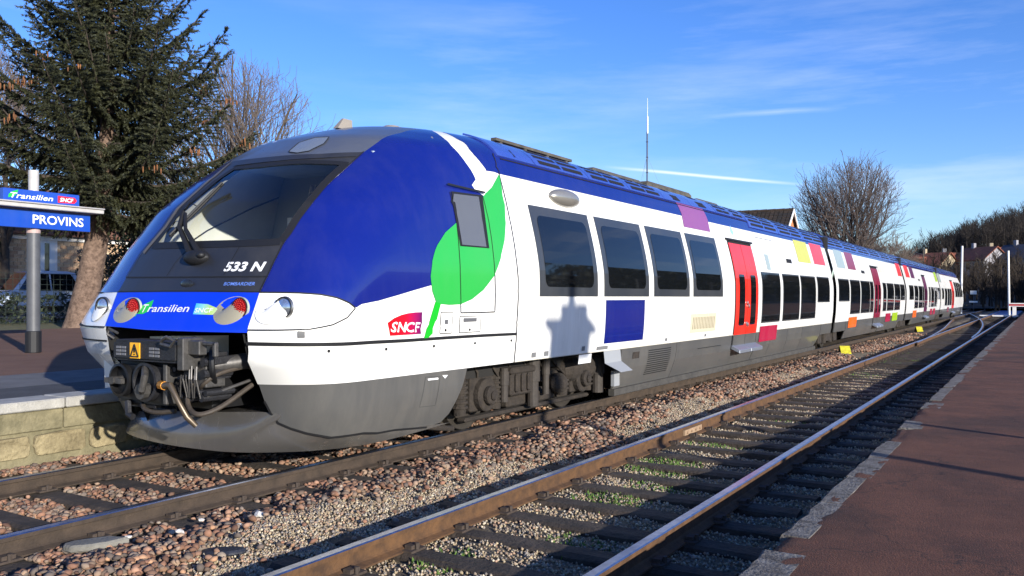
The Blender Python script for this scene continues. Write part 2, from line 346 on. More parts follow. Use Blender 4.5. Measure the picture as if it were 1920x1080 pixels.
PAL = np.array([(.33, .185, .13), (.40, .25, .19), (.27, .15, .11), (.36, .27, .22), (.22, .19, .18), (.43, .32, .25), (.17, .14, .13), (.48, .30, .20), (.30, .24, .20), (.55, .48, .42)])
PW = np.array([.19, .15, .13, .12, .10, .08, .08, .06, .07, .02])
SK, SF = stone_kinds(10, 3)
def keep_sleeper(X, Y, x0, x1, s0, sp, w):
    ph = np.abs(((Y - s0) / sp + .5) % 1 - .5) * sp
    return ~((X > x0) & (X < x1) & (ph < w))
def coarse(n, x0, x1, y0, y1, rmin, rmax):
    X = NR.uniform(x0, x1, n); Y = NR.uniform(y0, y1, n); e = -4.55 + .35 * np.sin(Y * .9) + .2 * np.sin(Y * 2.3 + 1)
    p = np.clip((e - X) / .5 + .5, .04, 1); k = NR.random(n) < p
    k &= keep_sleeper(X, Y, -8.05, -5.2, 2.30, .62, .12); k &= (np.abs(X - RX[0]) > .09) & (np.abs(X - RX[1]) > .09)
    return X[k], Y[k], rmin + (rmax - rmin) * NR.random(k.sum()) ** 1.6
P3 = [coarse(30000, -8.4, -3.8, 1.5, 9, .019, .041), coarse(26000, -8.4, -3.8, 9, 20, .026, .048), coarse(16000, -6, -3.8, 20, 42, .034, .055)]
X, Y, R = [np.concatenate(t) for t in zip(*P3)]
ci = NR.choice(len(PAL), len(X), p=PW); CC = PAL[ci] * np.array([.78, .70, .58]) * NR.uniform(.45, 1.25, (len(X), 1))
scatter('ballast_stones', X, Y, bed_h(X, Y) + R * .25 + NR.uniform(0, .045, len(X)), R, CC, SK, SF, STONE, kind='stuff', label='reddish crushed stone ballast around the train track')
GK, GF = [], None
_b = np.array([(1, 0, 0), (-1, 0, 0), (0, 1, 0), (0, -1, 0), (0, 0, 1), (0, 0, -1)], float); GF = np.array([(0, 2, 4), (2, 1, 4), (1, 3, 4), (3, 0, 4), (2, 0, 5), (1, 2, 5), (3, 1, 5), (0, 3, 5)])
GK = [_b * NR.uniform(.6, 1.2, (6, 1)) for _ in range(8)]
n = 120000; X = np.concatenate([NR.uniform(-5.0, -3.72, n // 2), NR.uniform(-4.3, -1.35, n // 2)]); Y = np.concatenate([2.2 + 18 * NR.random(n // 2) ** 1.5, 2.2 + 20 * NR.random(n // 2) ** 1.4])
e = -4.6 + .35 * np.sin(Y * .9) + .2 * np.sin(Y * 2.3 + 1); k = NR.random(n) < np.clip((X - e) / .4 + .5, .05, 1)
k &= keep_sleeper(X, Y, -4.25, -1.55, 2.1, .60, .125); X, Y = X[k], Y[k]; R = NR.uniform(.007, .017, len(X))
GP = np.array([(.42, .33, .20), (.34, .25, .15), (.52, .44, .31), (.30, .23, .16), (.40, .26, .17), (.24, .21, .18)]); CC = GP[NR.integers(0, 6, len(X))] * NR.uniform(.7, 1.2, (len(X), 1))
scatter('fine_gravel', X, Y, bed_h(X, Y) + .004 + NR.uniform(0, .012, len(X)), R, CC, GK, GF, STONE, kind='stuff', label='fine yellowish gravel between and beside the right hand rails')
# moss and small weeds in the right hand track
mv = []; mf = []; mc = []
for (mx_, my_, mr, cnt) in ((-3.25, 8.2, .42, 900), (-3.1, 6.6, .38, 420), (-3.2, 9.7, .4, 380), (-2.9, 7.4, .4, 320), (-3.3, 4.5, .22, 200), (-3.25, 20, .7, 500), (-3.2, 25, 1.0, 900), (-2.8, 29, 1.2, 900), (-3.0, 12.0, .3, 120), (-2.75, 5.3, .3, 150)):
    for _ in range(cnt):
        a = RND.uniform(0, 6.28); r = mr * RND.random() ** .6; x = mx_ + r * math.cos(a) * .9; y = my_ + r * math.sin(a) * 1.2
        if not keep_sleeper(np.array([x]), np.array([y]), -4.25, -1.55, 2.1, .60, .11)[0]: continue
        z = float(bed_h(np.array(x), np.array(y))) + .004; b = RND.uniform(0, 6.28); h = RND.uniform(.012, .04); w = RND.uniform(.006, .016); o = len(mv)
        mv += [(x - w * math.cos(b), y - w * math.sin(b), z), (x + w * math.cos(b), y + w * math.sin(b), z), (x + RND.uniform(-.02, .02), y + RND.uniform(-.02, .02), z + h)]; mf.append((o, o + 1, o + 2))
        c = RND.uniform(.7, 1.4); mc += [(.07 * c, .13 * c, .02 * c)] * 3
link('moss', np_mesh('moss', mv, mf, np.array(mc)), None, [mat('moss_green', (1, 1, 1), .9, attr='col')], kind='stuff', label='patches of green moss and weeds between the sleepers')

# ------------------------------------------------------------------ tracks
RUST = mat('rail_rust', (.05, .025, .011), .85, var=.45, vscale=9, bump=.3, bscale=60, col2=(.125, .06, .021), obj=False); RUSTD = mat('rail_rust_dark', (.045, .030, .019), .85, var=.35, vscale=7, bump=.3, bscale=60, obj=False)
SHINE = mat('rail_steel', (.42, .44, .50), .30, 1., var=.25, vscale=12, obj=False)
WOOD = mat('sleeper_wood', (.014, .010, .007), .92, var=.5, vscale=5, bump=.8, bscale=30, col2=(.065, .047, .033), obj=False); IRON = mat('sleeper_iron', (.05, .035, .025), .8, var=.4, vscale=30)
def rail_mesh(path, foot=-.15, top=0., w=1.):
    pr = [(-.065, foot), (-.065, foot + .012), (-.02, foot + .028), (-.009, foot + .04), (-.009, top - .045), (-.034, top - .036), (-.035, top - .008), (-.028, top)]
    pr = pr + [(-x, z) for x, z in reversed(pr)]; path = [Vector(p) for p in path]; v = []; f = []; mi = []; k = len(pr)
    for i, p in enumerate(path):
        d = (path[min(i + 1, len(path) - 1)] - path[max(i - 1, 0)]); d.z = 0; d.normalize(); nx = Vector((d.y, -d.x, 0))
        for x, z in pr: v.append(p + nx * x * w + Vector((0, 0, z)))
    for i in range(len(path) - 1):
        for j in range(k):
            f.append((i * k + j, i * k + (j + 1) % k, (i + 1) * k + (j + 1) % k, (i + 1) * k + j)); mi.append(1 if j in (6, 7, 8) else 0)
    f.append(tuple(range(k))); mi.append(0); f.append(tuple((len(path) - 1) * k + j for j in reversed(range(k)))); mi.append(0)
    me = bpy.data.meshes.new('rail'); me.from_pydata([tuple(p) for p in v], [], f); me.polygons.foreach_set('material_index', mi)
    bm = bmesh.new(); bm.from_mesh(me); bmesh.ops.recalc_face_normals(bm, faces=bm.faces); bm.to_mesh(me); bm.free(); return me
def sleeper_mesh(L, w, h, seed):
    r = random.Random(seed); v = []; f = []; nx = 5
    for i in range(nx + 1):
        x = -L / 2 + L * i / nx; b = .02
        v += [(x, -w / 2 + r.uniform(-.01, .01), -h), (x, -w / 2 + r.uniform(-.012, .012), -.02 + r.uniform(-.01, .006)), (x, -w / 2 + .03 + r.uniform(-.01, .02), r.uniform(-.012, .004)), (x, w / 2 - .03 + r.uniform(-.02, .01), r.uniform(-.012, .004)), (x, w / 2 + r.uniform(-.012, .012), -.02), (x, w / 2, -h)]
    for i in range(nx):
        for j in range(5): f.append((i * 6 + j, i * 6 + j + 1, (i + 1) * 6 + j + 1, (i + 1) * 6 + j))
    f.append(tuple(range(5, -1, -1))); f.append(tuple(nx * 6 + j for j in range(6)))
    me = bpy.data.meshes.new('sleeper'); me.from_pydata(v, [], f); return me
def chair_mesh():
    b = MB(); b.box(-.13, .13, -.08, .08, .001, .016)
    for s in (-1, 1): b.box(s * .075 - .028, s * .075 + .028, -.045, .045, .0155, .042); b.cyl((s * .115, .0, .01), (s * .115, 0, .055), .016, 6)
    me = bpy.data.meshes.new('rail_chair'); me.from_pydata(b.v, [], b.f); me.materials.append(IRON); return me
CHAIR = chair_mesh()
def track(name, label, cx, gx, y0, y1, s0, sp, rails, L, rust, ys, seedo):
    t = empty(name, (cx, 0, 0), label, 'railway track')
    for x in rails:
        o = link('rail', rail_mesh([(x - cx, y, 0) for y in ys]), t, [rust, SHINE])
    ms = [sleeper_mesh(L, .235, .16, seedo + i) for i in range(5)]
    for m in ms: m.materials.append(WOOD)
    k = 0; y = s0
    while y < y1:
        s = bpy.data.objects.new('sleeper', ms[RND.randrange(5)]); COL.objects.link(s); s.parent = t; s.location = (RND.uniform(-.04, .04), y + RND.uniform(-.02, .02), -.148); s.rotation_euler = (0, 0, RND.uniform(-.02, .02))
        
        for x in gx: c = bpy.data.objects.new('rail_chair', CHAIR); COL.objects.link(c); c.parent = s; c.location = (x - cx - s.location.x, 0, 0)
        y += sp
    return t
ys = [-1 + 2.0 * i for i in range(0, 140)]
track('railway_track', 'railway track with dark brown rails that the train stands on', -6.55, RX, 0, 46, 2.30, .62, RX, 2.75, RUSTD, ys, 100)
ty = track('railway_track', 'empty railway track with orange rusted rails and old wooden sleepers', -2.885, TX, 0, 44, 2.10, .60, TX, 2.6, RUST, [-1 + 2.0 * i for i in range(0, 53)], 300)
jb = MB()
for yj in (10.05,):
    for s in (-1, 1): jb.box(TX[0] + 2.885 + s * .024 - .012, TX[0] + 2.885 + s * .024 + .012, yj - .3, yj + .3, -.115, -.05)
    for k in range(4): jb.cyl((TX[0] + 2.885 - .05, yj - .22 + k * .145, -.083), (TX[0] + 2.885 + .055, yj - .22 + k * .145, -.083), .014, 6)
jb.build('fishplate', mat('fishplate_rust', (.30, .20, .12), .7, var=.3, vscale=20), ty)
def curve_pts(ctrl, n=40):
    P = np.array(ctrl, float); P = np.vstack([2 * P[0] - P[1], P, 2 * P[-1] - P[-2]]); o = []
    for i in range(1, len(P) - 2):
        for k in range(n):
            t = k / n; a, b, c, d = P[i - 1], P[i], P[i + 1], P[i + 2]; o.append(.5 * ((2 * b) + (-a + c) * t + (2 * a - 5 * b + 4 * c - d) * t * t + (-a + 3 * b - 3 * c + d) * t ** 3))
    return [(p[0], p[1], 0) for p in o]
def curve_pts3(ctrl, n=6):
    P = np.array(ctrl, float); P = np.vstack([2 * P[0] - P[1], P, 2 * P[-1] - P[-2]]); o = []
    for i in range(1, len(P) - 2):
        for k in range(n):
            t = k / n; a, b, c, d = P[i - 1], P[i], P[i + 1], P[i + 2]; o.append(tuple(.5 * ((2 * b) + (-a + c) * t + (2 * a - 5 * b + 4 * c - d) * t * t + (-a + 3 * b - 3 * c + d) * t ** 3)))
    o.append(tuple(P[-2])); return o
tn = empty('railway_turnout', (-3.6, 34, 0), 'turnout whose curved rails bend left from the empty track', 'turnout')
for ctrl in ([(-3.56, 32), (-3.7, 38), (-4.05, 47), (-4.62, 57), (-5.5, 72)], [(-2.22, 37), (-2.34, 44), (-2.75, 55), (-3.5, 67), (-4.6, 80), (-5.7, 92)]):
    link('curved_rail', rail_mesh([(x + 3.6, y - 34, z + .004) for x, y, z in curve_pts(ctrl, 14)]), tn, [RUST, SHINE])
for y in range(46, 92, 2):
    b = MB(); b.box(-2.6, 2.3, y - 34 - .12, y - 34 + .12, -.30, -.152); b.build('sleeper', WOOD, tn)

# ------------------------------------------------------------------ platforms
TAR = mat('red_asphalt', (.075, .027, .012), .92, var=.35, vscale=2.2, bump=.9, bscale=120, col2=(.125, .048, .023), obj=False)
_t = TAR.node_tree; _b = _t.nodes['Principled BSDF']; _s = _b.inputs['Base Color'].links[0].from_socket
_n = _t.nodes.new('ShaderNodeTexNoise'); _n.inputs['Scale'].default_value = 140; _n.inputs['Detail'].default_value = 2; _g = _t.nodes.new('ShaderNodeNewGeometry'); _t.links.new(_g.outputs['Position'], _n.inputs['Vector'])
_r = _t.nodes.new('ShaderNodeValToRGB'); _r.color_ramp.elements[0].position = .35; _r.color_ramp.elements[0].color = (.45, .45, .45, 1); _r.color_ramp.elements[1].position = .68; _r.color_ramp.elements[1].color = (1.7, 1.55, 1.45, 1); _t.links.new(_n.outputs['Fac'], _r.inputs[0])
_x = _t.nodes.new('ShaderNodeMix'); _x.data_type = 'RGBA'; _x.blend_type = 'MULTIPLY'; _x.inputs[0].default_value = 1; _t.links.new(_s, _x.inputs[6]); _t.links.new(_r.outputs[0], _x.inputs[7]); 
_v = _t.nodes.new('ShaderNodeTexVoronoi'); _v.feature = 'DISTANCE_TO_EDGE'; _v.inputs['Scale'].default_value = .55; _w = _t.nodes.new('ShaderNodeTexNoise'); _w.inputs['Scale'].default_value = 2.2; _w.inputs['Detail'].default_value = 5; _t.links.new(_g.outputs['Position'], _w.inputs['Vector'])
_a = _t.nodes.new('ShaderNodeVectorMath'); _a.operation = 'MULTIPLY_ADD'; _a.inputs[1].default_value = (.9, .9, .9); _t.links.new(_w.outputs['Color'], _a.inputs[0]); _t.links.new(_g.outputs['Position'], _a.inputs[2]); _t.links.new(_a.outputs[0], _v.inputs['Vector'])
_c = _t.nodes.new('ShaderNodeValToRGB'); _c.color_ramp.elements[0].position = .0; _c.color_ramp.elements[0].color = (.35, .35, .35, 1); _c.color_ramp.elements[1].position = .006; _c.color_ramp.elements[1].color = (1, 1, 1, 1); _t.links.new(_v.outputs['Distance'], _c.inputs[0])
_p = _t.nodes.new('ShaderNodeTexNoise'); _p.inputs['Scale'].default_value = .8; _p.inputs['Detail'].default_value = 7; _p.inputs['Roughness'].default_value = .7; _t.links.new(_g.outputs['Position'], _p.inputs['Vector']); _q = _t.nodes.new('ShaderNodeValToRGB'); _q.color_ramp.elements[0].position = .36; _q.color_ramp.elements[0].color = (.55, .55, .58, 1); _q.color_ramp.elements[1].position = .50; _q.color_ramp.elements[1].color = (1.1, 1.1, 1.1, 1); _t.links.new(_p.outputs['Fac'], _q.inputs[0])
for _ramp in (_c, _q):
    _y = _t.nodes.new('ShaderNodeMix'); _y.data_type = 'RGBA'; _y.blend_type = 'MULTIPLY'; _y.inputs[0].default_value = 1; _t.links.new(_x.outputs[2], _y.inputs[6]); _t.links.new(_ramp.outputs[0], _y.inputs[7]); _x = _y
_t.links.new(_x.outputs[2], _b.inputs['Base Color'])
CONC = mat('old_concrete', (.055, .045, .038), .95, var=.4, vscale=13, bump=1., bscale=50, col2=(.21, .195, .175), obj=False)
PT = .18
pv = []; pf = []; xs_ = [EDGE + .0, EDGE + .03, EDGE + .06, EDGE + .09, EDGE + .12, EDGE + .15, EDGE + .19, EDGE + .24, EDGE + .3] + [EDGE + .3 + .45 * i for i in range(1, 24)]; ys_ = [-3 + .5 * i for i in range(12)] + [3 + .07 * i for i in range(270)] + [21.9 + .25 * i for i in range(75)] + [41 + 4 * i for i in range(40)]
for y in ys_:
    for i, x in enumerate(xs_):
        ed = max(0., 1 - (x - EDGE) / .22); nz = mnoise.noise((x * 1.1, y * 1.1, 0)) * .008 + mnoise.noise((x * 6, y * 6, 3)) * .004 + ed * (mnoise.noise((x * 9, y * 3.2, 5)) * .022 + mnoise.noise((x * 22, y * 14, 8)) * .010 + mnoise.noise((2, y * .9, 8)) * .016 - .020 * ed + .004)
        pv.append((x + (mnoise.noise((y * 2.3, 1, 7)) * .035 if i == 0 else 0), y, PT + nz - (.02 if i == 0 else 0)))
k = len(xs_); pf = [(j * k + i, j * k + i + 1, (j + 1) * k + i + 1, (j + 1) * k + i) for j in range(len(ys_) - 1) for i in range(k - 1)]
o_ = len(pv); pv += [(EDGE + .02, y, -.6) for y in ys_]; pf += [(o_ + j, j * k, (j + 1) * k, o_ + j + 1) for j in range(len(ys_) - 1)]
pme = bpy.data.meshes.new('platform'); pme.from_pydata(pv, [], pf); plat = link('platform_right', pme, None, [TAR], smooth=True, kind='structure', label='low platform of reddish brown asphalt on the right')
def broken_slab(seed, L):
    r = random.Random(seed); n = 6; wd = r.choice((.15, .18, .22)); inner = [(max(.015, wd), L * (i + (r.uniform(-.3, .3) if 0 < i < n - 1 else 0)) / (n - 1)) for i in range(n)]
    outer = [(-.012 + r.uniform(-.012, .012), y) for _, y in inner]; v = []; f = []
    for (xi, y), (xo, _) in zip(inner, outer):
        h = .001 + r.uniform(-.0015, .0015); v += [(xo, y, -.25), (xo + r.uniform(0, .01), y, h - r.uniform(.006, .03)), (xo + .02, y, h), (xi - .004, y, h), (xi, y, -.02)]
    for i in range(n - 1):
        for j in range(4): f.append((i * 5 + j, i * 5 + j + 1, (i + 1) * 5 + j + 1, (i + 1) * 5 + j))
    f += [tuple(range(4, -1, -1)), tuple((n - 1) * 5 + j for j in range(5))]
    me = bpy.data.meshes.new('edge_stone'); me.from_pydata(v, [], f); bm = bmesh.new(); bm.from_mesh(me); bmesh.ops.recalc_face_normals(bm, faces=bm.faces); bm.to_mesh(me); bm.free(); me.materials.append(CONC); return me
SL = [broken_slab(i, r_) for i, r_ in enumerate((.93, .93, .93, .93, .93, .7, .6, .93, .8, .93, .5, .93))]
for i in range(60):
    if RND.random() < .06: continue
    o = bpy.data.objects.new('edge_stone', SL[RND.randrange(12)]); COL.objects.link(o); o.parent = plat; o.location = (EDGE - .005, 1.2 + i * .95, PT); o.rotation_euler = (0, 0, RND.uniform(-.012, .012))

LX = -8.45; LT = .5
b = MB(); b.box(-26.5, LX - .45, -30, 160, -.4, LT); lp = b.build('platform_left', mat('red_ground', (.11, .045, .022), .95, var=.4, vscale=.9, bump=.6, bscale=60, col2=(.17, .078, .04), obj=False), kind='structure', label='reddish brown left platform behind the train nose')
ASPH = mat('dark_asphalt', (.045, .045, .047), .9, var=.3, vscale=3, bump=.5, bscale=90, obj=False); GREYA = mat('grey_asphalt', (.12, .115, .11), .9, var=.25, vscale=2, bump=.4, bscale=90, obj=False)
b = MB(); b.box(-11.5, -9.9, -30, 160, LT - .1, LT + .004); b.build('grey_strip', GREYA, lp)
b = MB(); b.box(-9.9, -8.86, -30, 160, LT - .1, LT + .004); b.build('asphalt_strip', ASPH, lp)
COP = mat('coping_concrete', (.27, .26, .235), .9, var=.3, vscale=5, bump=.5, bscale=50, col2=(.40, .385, .35), obj=False)
WALLS = mat('wall_stone', (.12, .095, .05), .95, var=.5, vscale=5, bump=1., bscale=26, col2=(.33, .27, .15), obj=False)
WALLS2 = mat('wall_render', (.10, .09, .05), .95, var=.5, vscale=3.5, bump=.8, bscale=20, col2=(.25, .215, .125), obj=False)
for i in range(14):
    b = MB(); y = -4 + i * 1.5; b.box(LX - .41, LX + .02, y + .006, y + 1.494, LT - .09, LT + .012 + RND.uniform(-.003, .004)); b.build('coping_stone', COP, lp, bevel=.012)
    b = MB(); b.box(LX - .35, LX - .02, y + .008, y + 1.492, .20, LT - .10); b.build('wall_block', WALLS2, lp, bevel=.01)
b = MB(); b.box(LX - .40, LX - .03, 17, 160, -.4, LT); b.build('wall_run', WALLS2, lp)
b = MB(); b.box(LX - .45, LX - .05, -30, 17, -.6, LT - .11); b.build('wall_core', WALLS2, lp)
y = -2.0; j = 0
while y < 16:
    L = RND.uniform(.28, .62); r = random.Random(j); b = MB(); n = 12; vs = []
    for zz in (0, 1):
        for k in range(n):
            a = k / n * 2 * math.pi; ca_, sa_ = math.cos(a), math.sin(a); yy = math.copysign(abs(ca_) ** .35, ca_); z_ = math.copysign(abs(sa_) ** .35, sa_); vs.append((LX - .2 if zz == 0 else LX + .0 + r.uniform(-.02, .02), y + L / 2 + yy * (L / 2 - .008) * r.uniform(.9, 1), .06 + z_ * .118 * r.uniform(.85, 1)))
    b.add(vs, [tuple(range(n)), tuple(range(2 * n - 1, n - 1, -1))] + [(i, (i + 1) % n, n + (i + 1) % n, n + i) for i in range(n)]); b.build('wall_stone', WALLS, lp, bevel=.012); y += L + .004; j += 1
GRASS = mat('dry_grass_ground', (.06, .075, .022), .95, var=.5, vscale=2, bump=.8, bscale=40, col2=(.15, .12, .045), obj=False)
b = MB(); b.box(-70, -26.5, -60, 200, -.4, LT - .03); b.build('grass_verge', GRASS, kind='structure', label='grass verge behind the left platform')
